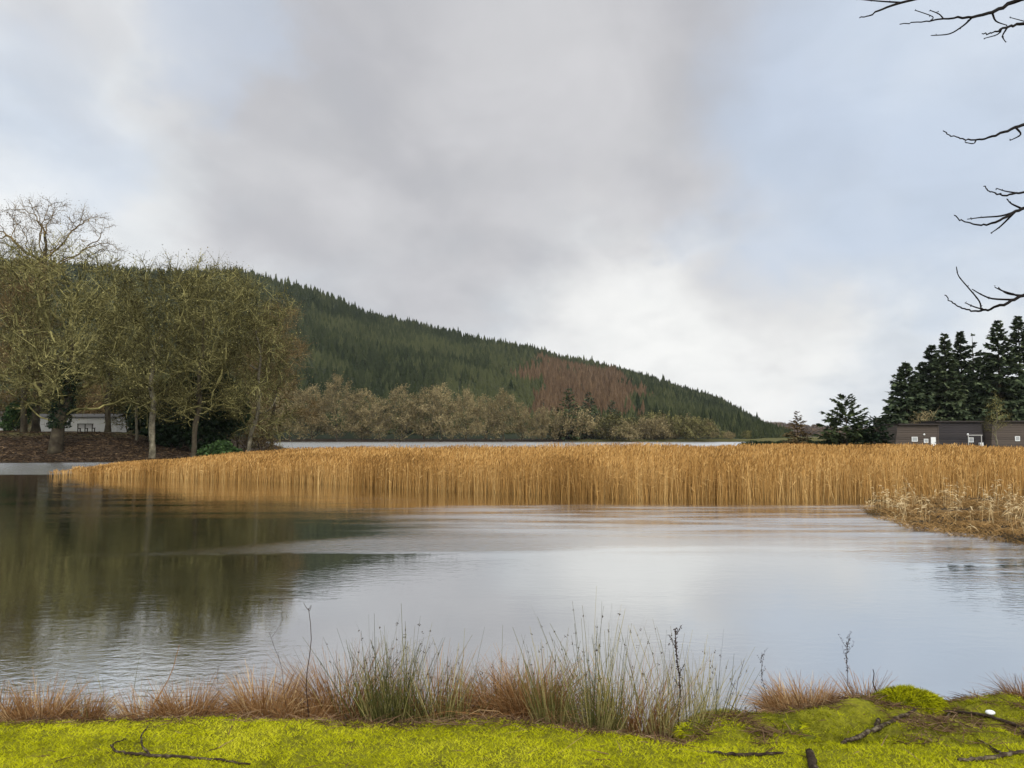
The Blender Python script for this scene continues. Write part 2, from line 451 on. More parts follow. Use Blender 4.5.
# ------------------------------------------------------------------ water
wm, n, b = new_mat('water')
pos = n.new('ShaderNodeNewGeometry').outputs['Position']
wx, wy, wz = n.sep(pos)
soft = n.noise(pos, 0.10, 4, 0.55)
streak = n.noise(n.vmath('MULTIPLY', pos, (0.10, 0.55, 1.0)), 1.0, 5, 0.6, 0.4)
streak2 = n.noise(n.vmath('MULTIPLY', pos, (0.16, 1.3, 1.0)), 1.0, 6, 0.65, 0.3)
# open water beyond the reeds and the little bay on the left are ruffled by wind
ruff = n.math('MAXIMUM', n.smooth(wy, 60.0, 70.0), n.math('MULTIPLY', n.smooth(wx, -26.0, -27.5), n.smooth(wy, 45.0, 47.0)))
# a cat's paw of wind lying across the pond
line = n.math('SUBTRACT', wy, n.math('ADD', 15.6, n.math('MULTIPLY', wx, 0.10)))
line = n.math('ADD', line, n.math('MULTIPLY', n.math('SUBTRACT', soft, 0.5), 0.7))
wid = n.smooth(wx, -9.0, 1.0, 0.35, 3.8)
band = n.math('MULTIPLY', n.smooth(n.math('ADD', line, n.math('MULTIPLY', n.math('SUBTRACT', streak, 0.5), 0.9)), -0.25, 0.35), n.smooth(n.math('DIVIDE', line, wid), 1.6, 0.6))
band = n.math('MULTIPLY', band, n.smooth(n.math('ADD', wx, n.math('MULTIPLY', streak, 5.0)), -7.5, -2.5))
band = n.math('MULTIPLY', band, n.smooth(wx, 5.0, -1.0))
# near left shallow water carries small ripples, the right is almost calm
near = n.math('MULTIPLY', n.smooth(n.math('ADD', wx, n.math('MULTIPLY', wy, 0.18)), 1.4, -1.5), n.smooth(wy, 9.5, 7.0))
far_l = n.math('MULTIPLY', n.smooth(wx, 1.0, -4.0), n.smooth(wy, 17.0, 22.0))
right_r = n.math('MULTIPLY', n.smooth(wx, 5.5, 8.5), n.smooth(streak, 0.35, 0.6))
rip = n.math('MAXIMUM', n.math('MAXIMUM', near, n.math('MULTIPLY', right_r, 1.7)), n.math('MULTIPLY', far_l, n.smooth(streak, 0.42, 0.62, 0.25, 0.8)))
h1 = n.noise(n.vmath('MULTIPLY', pos, (1.0, 1.7, 1.0)), 4.6, 4, 0.6, 0.5)
h2 = n.noise(n.vmath('MULTIPLY', pos, (1.0, 1.6, 1.0)), 8.0, 3, 0.5, 0.2)
h3 = n.noise(pos, 0.8, 3, 0.5)
reedside = n.math('MULTIPLY', n.smooth(n.math('ADD', wy, n.math('MULTIPLY', n.math('SUBTRACT', streak, 0.5), 5.0)), 12.5, 20.0), n.smooth(n.math('ADD', wx, n.math('MULTIPLY', streak, 6.0)), -3.5, 4.0))
amp = n.math('ADD', n.smooth(streak, 0.38, 0.62, 0.0008, 0.0020), n.math('MULTIPLY', rip, 0.0040))
amp = n.math('ADD', amp, n.math('MULTIPLY', band, 0.006))
hh = n.math('ADD', n.math('MULTIPLY', h1, amp), n.math('ADD', n.math('MULTIPLY', h2, n.math('MULTIPLY', amp, 0.28)), n.math('MULTIPLY', h3, 0.002)))
bn = n.new('ShaderNodeBump'); bn.inputs['Strength'].default_value = 1.0; bn.inputs['Distance'].default_value = 1.0
n.put(bn.inputs['Height'], hh)
rg = n.math('ADD', 0.012, n.math('MULTIPLY', band, 0.14))
rg = n.math('ADD', rg, n.math('MULTIPLY', n.smooth(streak, 0.45, 0.65), 0.03))
rg = n.math('MAXIMUM', n.math('MAXIMUM', rg, n.math('MULTIPLY', n.math('MULTIPLY', reedside, n.smooth(wy, 27.3, 25.2)), n.smooth(streak2, 0.36, 0.60, 0.13, 0.30))), n.math('MULTIPLY', ruff, 0.27))
# still winter water with a skin of ice: a strong mirror over a dark bed
wm.node_tree.nodes.remove(b)
gls = n.new('ShaderNodeBsdfGlossy'); gls.inputs['Color'].default_value = (0.93, 0.935, 0.93, 1)
n.put(gls.inputs['Roughness'], rg); n.put(gls.inputs['Normal'], bn.outputs[0])
dfs = n.new('ShaderNodeBsdfDiffuse'); dfs.inputs['Color'].default_value = (0.022, 0.022, 0.014, 1)
fr = n.new('ShaderNodeFresnel'); fr.inputs['IOR'].default_value = 1.333; n.put(fr.inputs['Normal'], bn.outputs[0])
mx = n.new('ShaderNodeMixShader'); n.put(mx.inputs[0], n.math('ADD', 0.76, n.math('MULTIPLY', fr.outputs[0], 0.24)))
n.put(mx.inputs[1], dfs.outputs[0]); n.put(mx.inputs[2], gls.outputs[0])
wm.node_tree.links.new(mx.outputs[0], wm.node_tree.nodes['Material Output'].inputs['Surface'])
wxs = np.concatenate([-grow(60, 900, 12)[::-1], np.arange(-55, 56, 5.0), grow(60, 900, 12)])
wys = np.concatenate([[1.5], np.arange(4, 80, 4.0), np.arange(80, 330, 12.5)])
WX, WY = np.meshgrid(wxs, wys)
idx = np.arange(WX.size).reshape(WX.shape)
tag(mesh_obj('lake_water', np.stack([WX, WY, WX * 0], -1).reshape(-1, 3),
             np.stack([idx[:-1, :-1], idx[:-1, 1:], idx[1:, 1:], idx[1:, :-1]], -1).reshape(-1, 4), wm, smooth=True), kind='structure')

# ------------------------------------------------------------------ lawn (near bank)
EDGE = np.array([[-60, 4.4], [-6, 4.62], [-3.1, 4.66], [-1.7, 4.78], [-0.7, 4.66], [-0.1, 4.74], [0.5, 4.56], [0.95, 4.40], [1.25, 4.75], [1.7, 5.2], [2.4, 5.5], [3.2, 5.5], [5, 5.45], [9, 5.3], [60, 5.0]])
def lawn_z(x, y):
    x = np.asarray(x, float); y = np.asarray(y, float)
    e = np.interp(x, EDGE[:, 0], EDGE[:, 1]) + 0.05 * fbm(x * 2.2, y * 0 + 3, 2)
    t = y - e
    r = sstep(0.75, 1.5, x)
    z = 0.60 - r * 0.12 * sstep(4.2, 5.4, y) + 0.03 * fbm(x * 0.9, y * 0.9, 1) + 0.016 * fbm(x * 5, y * 5, 6) + 0.010 * fbm(x * 16, y * 16, 7)
    z = z + r * sstep(4.3, 4.7, y) * (0.13 * vnoise(x * 3.1, y * 3.4, 11) + 0.07 * vnoise(x * 7, y * 7, 12))
    z = z - sstep(0.0, 0.30, t) * 0.20 - sstep(0.25, 1.25, t) * 0.62 + 0.10 * fbm(x * 2.5, y * 2.5, 8) * sstep(0.1, 0.4, t)
    return z
def lz(x, y): return float(lawn_z(np.array([x]), np.array([y]))[0])
lx = np.concatenate([-grow(5, 60, 24)[::-1], np.arange(-4.95, 5.0, 0.045), grow(5, 60, 24)])
ly = np.concatenate([-grow(0.5, 60, 20)[::-1], np.arange(-0.2, 3.4, 0.3), np.arange(3.5, 6.6, 0.045), np.arange(6.7, 9, 0.4)])
LX, LY = np.meshgrid(lx, ly)
idx = np.arange(LX.size).reshape(LX.shape)
tag(mesh_obj('lawn', np.stack([LX, LY, lawn_z(LX, LY)], -1).reshape(-1, 3),
             np.stack([idx[:-1, :-1], idx[:-1, 1:], idx[1:, 1:], idx[1:, :-1]], -1).reshape(-1, 4), M['lawn_soil'], smooth=True), kind='structure')

rng = np.random.default_rng(7)
def edge_t(x, y): return y - np.interp(x, EDGE[:, 0], EDGE[:, 1])
def make_blades(x, y, z, rng, lmin, lmax, wid, lean, tint, name, mat, kind='stuff'):
    n_ = len(x)
    a = rng.uniform(0, 2 * PI, n_); L = rng.uniform(lmin, lmax, n_)
    D = nrm(np.stack([np.cos(a) * lean, np.sin(a) * lean, np.ones(n_) * rng.uniform(0.5, 1.0, n_)], 1))
    s = nrm(np.cross(D, rng.normal(size=(n_, 3)))) * (wid * rng.uniform(0.6, 1.3, n_))[:, None] * 0.5
    B = np.stack([x, y, z - 0.002], 1)
    V = np.stack([B - s, B + s, B + D * L[:, None]], 1).reshape(-1, 3)
    return mesh_obj(name, V, np.arange(3 * n_).reshape(-1, 3), mat, tint=np.repeat(tint, 3)), V
NB = 420000
x = rng.uniform(-4.4, 4.6, NB); y = rng.uniform(3.3, 5.6, NB)
t_ = edge_t(x, y) + 0.05 * fbm(x * 6, y * 6, 4)
rough_zone = sstep(0.75, 1.4, x) * sstep(4.25, 4.7, y)
keep = (t_ < 0.05) & (rng.random(NB) > rough_zone * (0.45 + 1.3 * fbm(x * 4, y * 4, 21))) & (rng.random(NB) < 0.9 + 0.8 * fbm(x * 8, y * 8, 23))
x, y, rz_ = x[keep], y[keep], rough_zone[keep]
tint = 0.5 + 0.45 * fbm(x * 2.0, y * 3.0, 31) + rng.normal(0, 0.15, len(x)) + 0.42 * fbm(x * 11, y * 13, 33) - 0.30 * rz_ * (1 + 1.2 * fbm(x * 3, y * 3, 35))
og, _ = make_blades(x, y, lawn_z(x, y), rng, 0.010, 0.034, 0.0038, 1.0, tint, 'short_grass', M['grass'])
tag(og, 'bright yellow green mossy short grass covering the near bank', 'grass', kind='stuff')
# flattened dead grass on the slope to the water and in the rough patch
NL = 140000
x = rng.uniform(-5.5, 5.5, NL); y = rng.uniform(3.6, 6.3, NL)
t_ = edge_t(x, y) + 0.08 * fbm(x * 5, y * 5, 14)
lit = (t_ > -0.02) & (t_ < 0.85) & ((fbm(x * 1.6, y * 1.6, 24) > -0.12) | (t_ < .2))
patch = (sstep(0.75, 1.3, x) * sstep(4.3, 4.6, y) > 0.3) & (fbm(x * 3.5, y * 3.5, 22) > 0.0) & (t_ < 0)
k = lit | patch | ((t_ < 0) & (rng.random(NL) < .012))
x, y = x[k], y[k]; n_ = len(x)
z = lawn_z(x, y)
a = rng.uniform(0, 2 * PI, n_)
D = np.stack([np.cos(a), np.sin(a), rng.uniform(-0.1, 0.5, n_)], 1)
V, F, _c = ribbons(np.stack([x, y, np.maximum(z, 0.0) + 0.004], 1), D, rng.uniform(0.04, 0.17, n_), rng.uniform(0.003, 0.006, n_), np.tile([0, 0, -0.15], (n_, 1)), rng, 2)
ol = mesh_obj('dead_grass', V, F, M['litter'], tint=np.repeat(np.clip(rng.normal(0.45, 0.25, n_), 0, 1), 6))
tag(ol, 'flattened brown dead grass on the slope between lawn and pond', 'dead grass', kind='stuff')

# ------------------------------------------------------------------ hills and their forest
TREELINE = np.array([[-1200, 215], [-400, 215], [0, 251], [130, 261], [205, 264], [231, 262], [306, 281], [362, 307], [419, 319], [470, 331], [512, 341], [531, 343], [594, 357], [656, 373], [719, 393], [738, 404], [750, 411], [765, 419], [790, 430], [830, 436]])
D0 = 318.0
def ridge_d(px): return np.interp(px, [-1200, 0, 300, 600, 760, 900], [700, 760, 800, 860, 900, 900])
TH = 9.5
def hill_z(x, y):
    px = 512 + x / y * FPX
    d = y
    dr = ridge_d(px)
    zr = np.maximum(EYE + (436 - np.interp(px, TREELINE[:, 0], TREELINE[:, 1])) / FPX * dr - TH, 0.5)
    s = (d - D0) / (dr - D0)
    up = zr * np.clip(s, 0, 1) ** 1.08
    dn = np.maximum(zr * (1 - 0.9 * np.maximum(s - 1, 0)), 0.3)
    lump = 5.0 * fbm(x / 90, y / 90, 41) * sstep(0.0, 0.3, s) * sstep(1.05, 0.75, s) * np.clip(zr / 60, 0, 1)
    return np.where(s < 1, up, dn) + lump + 0.5
hp = np.concatenate([np.linspace(-1500, -100, 40), np.linspace(-80, 850, 120)])
hd = np.concatenate([np.linspace(306, 900, 60), np.linspace(930, 1600, 15)])
HP, HD = np.meshgrid(hp, hd)
HX = (HP - 512) / FPX * HD
idx = np.arange(HP.size).reshape(HP.shape)
HF = np.stack([idx[:-1, :-1], idx[:-1, 1:], idx[1:, 1:], idx[1:, :-1]], -1).reshape(-1, 4)
tag(mesh_obj('hill', np.stack([HX, HD, hill_z(HX, HD)], -1).reshape(-1, 3), HF, M['hill_floor'], smooth=True), kind='structure')

def far_conifer(rng, tiers=6, spikes=7, rad=0.26, gap=0.0):
    """unit-height ragged conifer: tiers of drooping pointed boughs"""
    V = []; F = []; n0 = 0
    for i in range(tiers):
        f = i / tiers
        zb = 0.06 + 0.80 * f; zt = min(1.0, zb + 0.34 - 0.10 * f)
        R = rad * (1 - f) ** 0.85 + 0.02
        a0 = rng.uniform(0, 2 * PI)
        V.append([0, 0, zt]); c = n0; n0 += 1
        for k in range(spikes):
            a = a0 + k * 2 * PI / spikes + rng.normal(0, 0.15)
            r = R * rng.uniform(0.65, 1.2); da = PI / spikes * 0.95
            V += [[math.cos(a) * r, math.sin(a) * r, zb - 0.03 * rng.random()],
                  [math.cos(a - da) * r * 0.45, math.sin(a - da) * r * 0.45, zb + 0.06],
                  [math.cos(a + da) * r * 0.45, math.sin(a + da) * r * 0.45, zb + 0.06]]
            F += [[c, n0 + 1, n0], [c, n0, n0 + 2]]; n0 += 3
    V.append([0, 0, 1.04]); V.append([0.012, 0, 0.8]); V.append([-0.012, 0, 0.8]); F.append([n0, n0 + 1, n0 + 2])
    return np.array(V), np.array(F)
def far_broadleaf(rng, n=70):
    """unit-height bare broadleaf crown of twig flakes"""
    p = rng.normal(size=(n, 3)); p = nrm(p) * rng.random((n, 1)) ** 0.4 * [0.30, 0.30, 0.42] + [0, 0, 0.56]
    V, F = flakes(p, rng.uniform(0.06, 0.12, n), rng)
    tv, tf = tubes([[0, 0, 0]], [[0, 0, 0.6]], np.array([0.02]), np.array([0.008]), 3)
    T = np.concatenate([tf[:, [0, 1, 2]], tf[:, [0, 2, 3]]])
    return np.concatenate([V, tv]), np.concatenate([F, T + len(V)])
def scatter(name, temps, x, y, z, h, wd, tint, rng, mat):
    VV = []; FF = []; TT = []; n0 = 0
    which = rng.integers(0, len(temps), len(x))
    for ti, (V, F) in enumerate(temps):
        m = which == ti; c = int(m.sum())
        if not c: continue
        a = rng.uniform(0, 2 * PI, c); cs, sn = np.cos(a)[:, None], np.sin(a)[:, None]
        lx_, ly_, lz_ = V[None, :, 0], V[None, :, 1], V[None, :, 2]
        sx = (h[m] * wd[m])[:, None]
        P = np.stack([(lx_ * cs - ly_ * sn) * sx + x[m][:, None], (lx_ * sn + ly_ * cs) * sx + y[m][:, None], lz_ * h[m][:, None] + z[m][:, None]], -1)
        VV.append(P.reshape(-1, 3)); FF.append((F[None] + (np.arange(c) * len(V))[:, None, None]).reshape(-1, 3) + n0)
        tt = tint[m][:, None] + rng.normal(0, 0.08, (c, len(V)))
        TT.append(tt.ravel()); n0 += c * len(V)
    return mesh_obj(name, np.concatenate(VV), np.concatenate(FF), mat, tint=np.concatenate(TT))
rng = np.random.default_rng(11)
sp = 4.5
qx, qy = np.meshgrid(np.arange(-760, 330, sp), np.arange(332, 880, sp))
qx = (qx + rng.uniform(-.48, .48, qx.shape) * sp).ravel(); qy = (qy + rng.uniform(-.48, .48, qy.shape) * sp).ravel()
qp = 512 + qx / qy * FPX; qs = (qy - D0) / (ridge_d(qp) - D0)
k = (qp > -120) & (qp < 792) & (qs < 1.04) & (qs > 0.03)
k &= (qp > 120) | (rng.random(len(qp)) < 0.5)
qx, qy, qp, qs = qx[k], qy[k], qp[k], qs[k]
edge_n = fbm(qx / 45, qy / 45, 51)
larch = (np.abs((qp - (578 + 45 * edge_n)) / (54 - 14 * qs)) < 1) & (qs > 0.10) & (qs + 0.2 * edge_n < 0.90) & (fbm(qx / 26, qy / 26, 77) > -0.6)
qz = hill_z(qx, qy) - 0.4
hh_ = np.clip(rng.normal(TH, 1.9, len(qx)), 6, 16) * (1 + 0.22 * (rng.random(len(qx)) < 0.06)) * (0.85 + 0.5 * fbm(qx / 60, qy / 60, 91))
hh_ = hh_ * np.interp(qp, [640, 690, 792], [1.0, 0.85, 0.6])
tint = 0.5 + rng.normal(0, 0.2, len(qx)) + 0.7 * fbm(qx / 80, qy / 80, 61) + 0.4 * (fbm(qx / 30, qy / 45, 62) > .22) - 0.20 * sstep(560, 680, qp) * sstep(0.3, 0.6, qs)
temps = [far_conifer(np.random.default_rng(i), 6 + i % 2, 7, 0.24 + 0.02 * i) for i in range(5)]
m = ~larch
of = scatter('conifer_forest', temps, qx[m], qy[m], qz[m], hh_[m], rng.uniform(0.75, 1.2, m.sum()), tint[m], rng, M['forest'])
tag(of, 'dark green conifer plantation covering the hill across the lake', 'forest', kind='stuff')
ltemps = [far_conifer(np.random.default_rng(20 + i), 7, 6, 0.20) for i in range(4)]
ol2 = scatter('larch_stand', ltemps, qx[larch], qy[larch], qz[larch], hh_[larch] * 0.95, rng.uniform(0.8, 1.2, larch.sum()), 0.5 + rng.normal(0, 0.2, larch.sum()), rng, M['larch'])
tag(ol2, 'rust brown bare larch stand among the green conifers on the hill', 'forest', kind='stuff')
# a low further hill closing the valley on the right
fh_p = np.linspace(640, 1500, 90); fh_d = np.linspace(1300, 2300, 24)
FP, FD = np.meshgrid(fh_p, fh_d); FX = (FP - 512) / FPX * FD
def fhz(px, d):
    top = np.interp(px, [640, 700, 760, 800, 840, 900, 1100, 1500], [14, 22, 24, 18, 9, 10, 14, 10])
    return 1 + top * sstep(1350, 1850, d) * (1 - 0.6 * sstep(1900, 2300, d)) + 1.5 * fbm(px / 14, d / 300, 3)
idx = np.arange(FP.size).reshape(FP.shape)
tag(mesh_obj('distant_hill', np.stack([FX, FD, fhz(FP, FD)], -1).reshape(-1, 3), np.stack([idx[:-1, :-1], idx[:-1, 1:], idx[1:, 1:], idx[1:, :-1]], -1).reshape(-1, 4), M['hill_floor'], smooth=True), kind='structure')
nq = 2600
fp = rng.uniform(690, 1040, nq); fd = rng.uniform(1250, 1900, nq)
mixed = [far_conifer(np.random.default_rng(40), 6, 6, 0.2), far_broadleaf(np.random.default_rng(41)), far_broadleaf(np.random.default_rng(42)), far_broadleaf(np.random.default_rng(43))]
od = scatter('distant_wood', mixed, (fp - 512) / FPX * fd, fd, fhz(fp, fd) - 0.5, rng.uniform(9, 16, nq), rng.uniform(1.0, 1.8, nq), 0.35 + rng.normal(0, 0.2, nq), rng, M['larch'])
tag(od, 'grey brown wood on the low hill closing the far end of the valley', 'wood', kind='stuff')

# ------------------------------------------------------------------ tree builders
def colonize(rng, attr, start, step, infl, kill, iters=120, up=0.05, jit=0.25):
    nodes = [np.asarray(p, float) for p in start]; par = [-1] + list(range(len(start) - 1))
    A = attr.copy(); P = np.array(nodes)
    dm = np.linalg.norm(A[:, None] - P[None], axis=2); best = dm.argmin(1); bd = dm.min(1)
    for it in range(iters):
        if len(A) == 0: break
        m = bd < infl
        if not m.any(): m = bd < bd.min() + step
        dirs = {}
        g = nrm(A[m] - np.array(nodes)[best[m]])
        bi = best[m]
        u, inv = np.unique(bi, return_inverse=True)
        acc = np.zeros((len(u), 3)); np.add.at(acc, inv, g)
        acc = nrm(nrm(acc) + rng.normal(0, jit, acc.shape) + [0, 0, up])
        newp = np.array(nodes)[u] + acc * step
        i0 = len(nodes)
        nodes.extend(newp); par.extend(u.tolist())
        dn = np.linalg.norm(A[:, None] - newp[None], axis=2)
        j = dn.argmin(1); dj = dn.min(1)
        better = dj < bd
        best = np.where(better, i0 + j, best); bd = np.where(better, dj, bd)
        live = bd > kill
        A, best, bd = A[live], best[live], bd[live]
    return np.array(nodes), np.array(par)

def radii(P, par, r_base, r_tip):
    n = len(P); cnt = np.zeros(n); has = np.zeros(n, bool)
    has[par[par >= 0]] = True
    cnt[~has] = 1
    for i in range(n - 1, 0, -1): cnt[par[i]] += cnt[i]
    e = math.log(r_base / r_tip) / math.log(max(2, cnt[0]))
    return r_tip * cnt ** e, has

def crown_points(rng, n, lobes):
    """points spread through a set of lobes (centre, radii, weight), shell-heavy"""
    wts = np.array([l[1][0] * l[1][1] * l[1][2] for l in lobes]) ** 0.8; wts = wts / wts.sum()
    w_ = rng.choice(len(lobes), n, p=wts)
    c = np.array([l[0] for l in lobes])[w_]; r = np.array([l[1] for l in lobes])[w_]
    return c + nrm(rng.normal(size=(n, 3))) * rng.random((n, 1)) ** 0.42 * r

def bare_tree(root, rng, height, lobes, r_base, n_attr=700, step=0.55, lean=(0, 0), fork=0.3, twig=(0.5, 1.6), tw=0.042, per=10, flake=0.075, nfl=1,
              bark='bark', twigm='twig_olive', droop=0.0, kill=0.75, r_tip=0.021):
    zf = height * fork; ns = max(4, int(zf / step))
    start = [(lean[0] * (i / ns) ** 1.3 + 0.10 * math.sin(i * 0.9), lean[1] * (i / ns) + 0.08 * math.cos(i * 1.3), zf * i / ns - 0.25) for i in range(ns + 1)]
    A = crown_points(rng, n_attr, lobes)
    P, par = colonize(rng, A, start, step, 100.0, kill, 90)
    R, has = radii(P, par, r_base, r_tip)
    R[0] *= 1.45; R[1] *= 1.15
    e = np.arange(1, len(P))
    main = R[e] > r_base * 0.34
    parts = MB()
    kids = {}
    for i in e: kids.setdefault(int(par[i]), []).append(int(i))
    todo = [0]
    while todo:                       # each stem and heavy limb as one continuous tapered tube
        i = todo.pop(); chain = [i] if i == 0 else [int(par[i]), i]
        while True:
            ks = [k for k in kids.get(chain[-1], []) if R[k] > r_base * 0.34]
            if not ks: break
            ks.sort(key=lambda k: -R[k]); todo += ks[1:]; chain.append(ks[0])
        if len(chain) < 2: continue
        Pc = P[chain].copy(); Pc[1:-1] = (Pc[:-2] + 2 * Pc[1:-1] + Pc[2:]) / 4
        Rc = R[chain].copy(); Rc[0] = min(Rc[0], Rc[1] * 1.5); Rc = Rc * rng.uniform(.9, 1.1, len(Rc))
        V, F, T = polytube(Pc, Rc, 8); n0 = parts.n; parts.add(V, F, rng.uniform(.2, .7, len(V))); parts.F3.append(T + n0); parts.m3.append(np.zeros(len(T)))
    parts.build('trunk', M[bark], root, True)
    cr = MB()
    o = e[~main]
    # a limb starts at its own thickness, not at its parent's
    V, F = tubes(P[par[o]], P[o], np.minimum(R[par[o]], R[o] * 1.35), R[o], 4)
    cr.add(V, F, np.repeat(rng.uniform(0.25, 1.0, len(o)), 8), 1)
    fine = np.where(R < max(0.035, r_tip * 2.0))[0]; fine = fine[fine > len(start)]
    src = np.repeat(fine, per)
    d0 = nrm(P[src] - P[np.maximum(par[src], 0)])
    D = nrm(d0 * 0.7 + rng.normal(0, 0.75, (len(src), 3)) + [0, 0, 0.12 - droop])
    L = rng.uniform(twig[0], twig[1], len(src))
    bend = rng.normal(0, 0.22, (len(src), 3)) + [0, 0, 0.10 - droop]
    V, F, c = ribbons(P[src], D, L, tw * rng.uniform(0.6, 1.3, len(src)), bend, rng, 2, 0.35)
    ps_ = P[src]; tz = np.clip(0.45 + 0.6 * fbm(ps_[:, 0] / 1.6 + ps_[:, 2] / 2.1, ps_[:, 1] / 1.6 + ps_[:, 2] / 1.7, 17) + rng.normal(0, 0.22, len(src)), 0, 1)
    cr.add(V, F, np.repeat(tz, 6), 1)
    if nfl:
        cc = np.repeat(c[:, 1:].reshape(-1, 3), nfl, 0)
        q = cc + rng.normal(0, twig[1] * 0.16, cc.shape)
        V, F = flakes(q, flake * rng.uniform(0.5, 1.4, len(q)), rng)
        clump = 0.5 + 0.9 * fbm(q[:, 0] / 1.6 + q[:, 2] / 2.1, q[:, 1] / 1.6 + q[:, 2] / 1.7, 17)
        cr.add(V, F, np.repeat(np.clip(clump + rng.normal(0, 0.18, len(q)), 0, 1), 3), 1)
    cr.build('crown', [M[bark], M[twigm]], root)

def spruce(root, rng, h, R, whorls=26, per=8, bare=0.10, mat='spruce', droop=0.25, fl=0.34, sparse=0.0, shape=0.8, n_fl=16, round_top=False):
    tr = MB()
    pts = [(0.03 * math.sin(i), 0.03 * math.cos(i * 1.7), h * i / 8 - (0.2 if i == 0 else 0)) for i in range(9)]
    V, F, T = polytube(pts, np.linspace(h * 0.017, 0.015, 9), 7); tr.add(V, F, 0.4); tr.F3.append(T); tr.m3.append(np.zeros(len(T)))
    tr.build('trunk', M['bark'], root, True)
    cr = MB()
    z = []; a = []
    for i in range(whorls):
        f = bare + (1 - bare) * (i + rng.uniform(-.3, .3)) / whorls
        nb_ = max(3, int(per * (1 - 0.45 * f)))
        for k in range(nb_):
            if rng.random() < sparse: continue
            z.append(np.clip(f + rng.normal(0, 0.022), bare * .8, 0.985)); a.append(k * 2 * PI / nb_ + i * 2.4 + rng.normal(0, 0.2))
    z = np.array(z); a = np.array(a); n_ = len(z)
    prof = (1 - z) ** shape if not round_top else np.sqrt(np.clip(1 - ((z - 0.52) / 0.5) ** 2, 0.02, 1))
    L = (R * prof + 0.12) * rng.uniform(0.6, 1.18, n_)
    P = np.stack([0 * z, 0 * z, z * h], 1)
    rise = 0.45 * z - droop * (1 - z)
    D = nrm(np.stack([np.cos(a), np.sin(a), rise], 1))
    bend = np.stack([0 * z, 0 * z, 0.12 + 0 * z], 1)
    V, F, c = ribbons(P, D, L, 0.05 + 0.02 * L, bend, rng, 3, 0.3)
    cr.add(V, F, 0.2, 0)
    # needle-clad side shoots: pointed flakes along each bough, hanging and swept outward
    t = rng.uniform(0.15, 1.0, (n_, n_fl)) ** 0.75
    side = np.stack([-np.sin(a), np.cos(a), 0 * a], 1)
    q = P[:, None] + D[:, None] * (t * L[:, None])[..., None] + bend[:, None] * (t ** 2 * L[:, None])[..., None]
    sgn = rng.choice([-1, 1], (n_, n_fl))
    sd = nrm(D[:, None] * rng.uniform(0.35, 1.0, (n_, n_fl))[..., None] + side[:, None] * (sgn * rng.uniform(0.2, 1.0, (n_, n_fl)))[..., None] + np.stack([0 * t, 0 * t, rng.normal(-0.25, 0.25, t.shape)], -1))
    q = q.reshape(-1, 3); sd = sd.reshape(-1, 3)
    ln = fl * rng.uniform(0.6, 1.5, len(q)) * np.repeat(np.clip(0.45 + 0.75 * (1 - z), 0.4, 1.2), n_fl)
    wv = nrm(np.cross(sd, rng.normal(0, 0.5, (len(q), 3)) + [0, 0, 1])) * (ln * 0.27)[:, None]
    V = np.stack([q - sd * (ln * 0.25)[:, None], q + sd * (ln * .3)[:, None] + wv, q + sd * ln[:, None], q + sd * (ln * .3)[:, None] - wv], 1).reshape(-1, 3)
    F = np.arange(len(q) * 4).reshape(-1, 4)
    cr.add(V, F, np.repeat(np.clip(rng.normal(0.45, 0.22, len(q)), 0, 1), 4), 1)
    cr.build('crown', [M['bark'], M[mat]], root)

def leafy(root, rng, lobes, n=4000, size=0.16, mat='evergreen', stem_h=1.0, stem_r=0.08, flat=0.7):
    for l in lobes:
        st = MB()
        p0 = np.array([l[0][0] * 0.25, l[0][1] * 0.25, -0.1]); p1 = np.array(l[0], float)
        V, F = tubes([p0, (p0 + p1) / 2 + rng.normal(0, .08, 3)], [(p0 + p1) / 2, p1], np.array([stem_r, stem_r * .6]), np.array([stem_r * .6, stem_r * .25]), 5)
        st.add(V, F, 0.3); st.build('stem', M['bark'], root)
    p = crown_points(rng, n, lobes)
    cl = fbm(p[:, 0] * 1.1 + p[:, 2] * .7, p[:, 1] * 1.1 + p[:, 2] * .9, 5)
    keep = cl > -0.28
    p = p[keep]; cl = cl[keep]
    V, F = flakes(p, size * rng.uniform(0.5, 1.4, len(p)), rng, flat)
    cr = MB(); cr.add(V, F, np.repeat(np.clip(0.45 + 0.35 * cl + rng.normal(0, 0.2, len(p)), 0, 1), 3))
    cr.build('crown', M[mat], root)

# ------------------------------------------------------------------ left bank trees
def lobes_round(h, w_, rng, base=0.28, n=9, dx=0.0):
    """crown of several lobes; w_ is the half width"""
    L = [((dx * .5, 0, h * (base + .96) / 2), (w_ * .55, w_ * .55, h * (.96 - base) * .5))]
    for i in range(n):
        a = i * 2.4 + rng.uniform(0, .6); f = (i + 0.5 * rng.random()) / n
        rr = w_ * rng.uniform(.42, .92) * (1.0 - 0.42 * f)
        L.append(((dx + math.cos(a) * rr, math.sin(a) * rr, h * (base + .12 + (0.76 - base) * f)), (w_ * (q := rng.uniform(.26, .42)), w_ * q, h * rng.uniform(.07, .12))))
    return L
def put(name, px, d, label, cat, group=None, rz=0.0, sc=1.0, dz=0.0, xy=None):
    x_, y_ = (X(px, d), d) if xy is None else xy
    return thing(name, (x_, y_, gz(x_, y_) + dz), rz, sc, label, cat, group)
GL = 'bare trees on the left bank'
def lt(name, px, d, top, halfpx, seed, label, fork=0.28, base=0.25, r_base=0.36, lean=(0, 0), dxpx=0, **kw):
    r = put(name, px, d, label, 'tree', GL)
    h = Zof(top, d) - r.location.z
    g = np.random.default_rng(seed)
    bare_tree(r, g, h, lobes_round(h * 1.10, halfpx * d / FPX * 1.08, g, base, 9, dxpx * d / FPX), r_base, fork=fork, lean=lean, **kw)
    return r
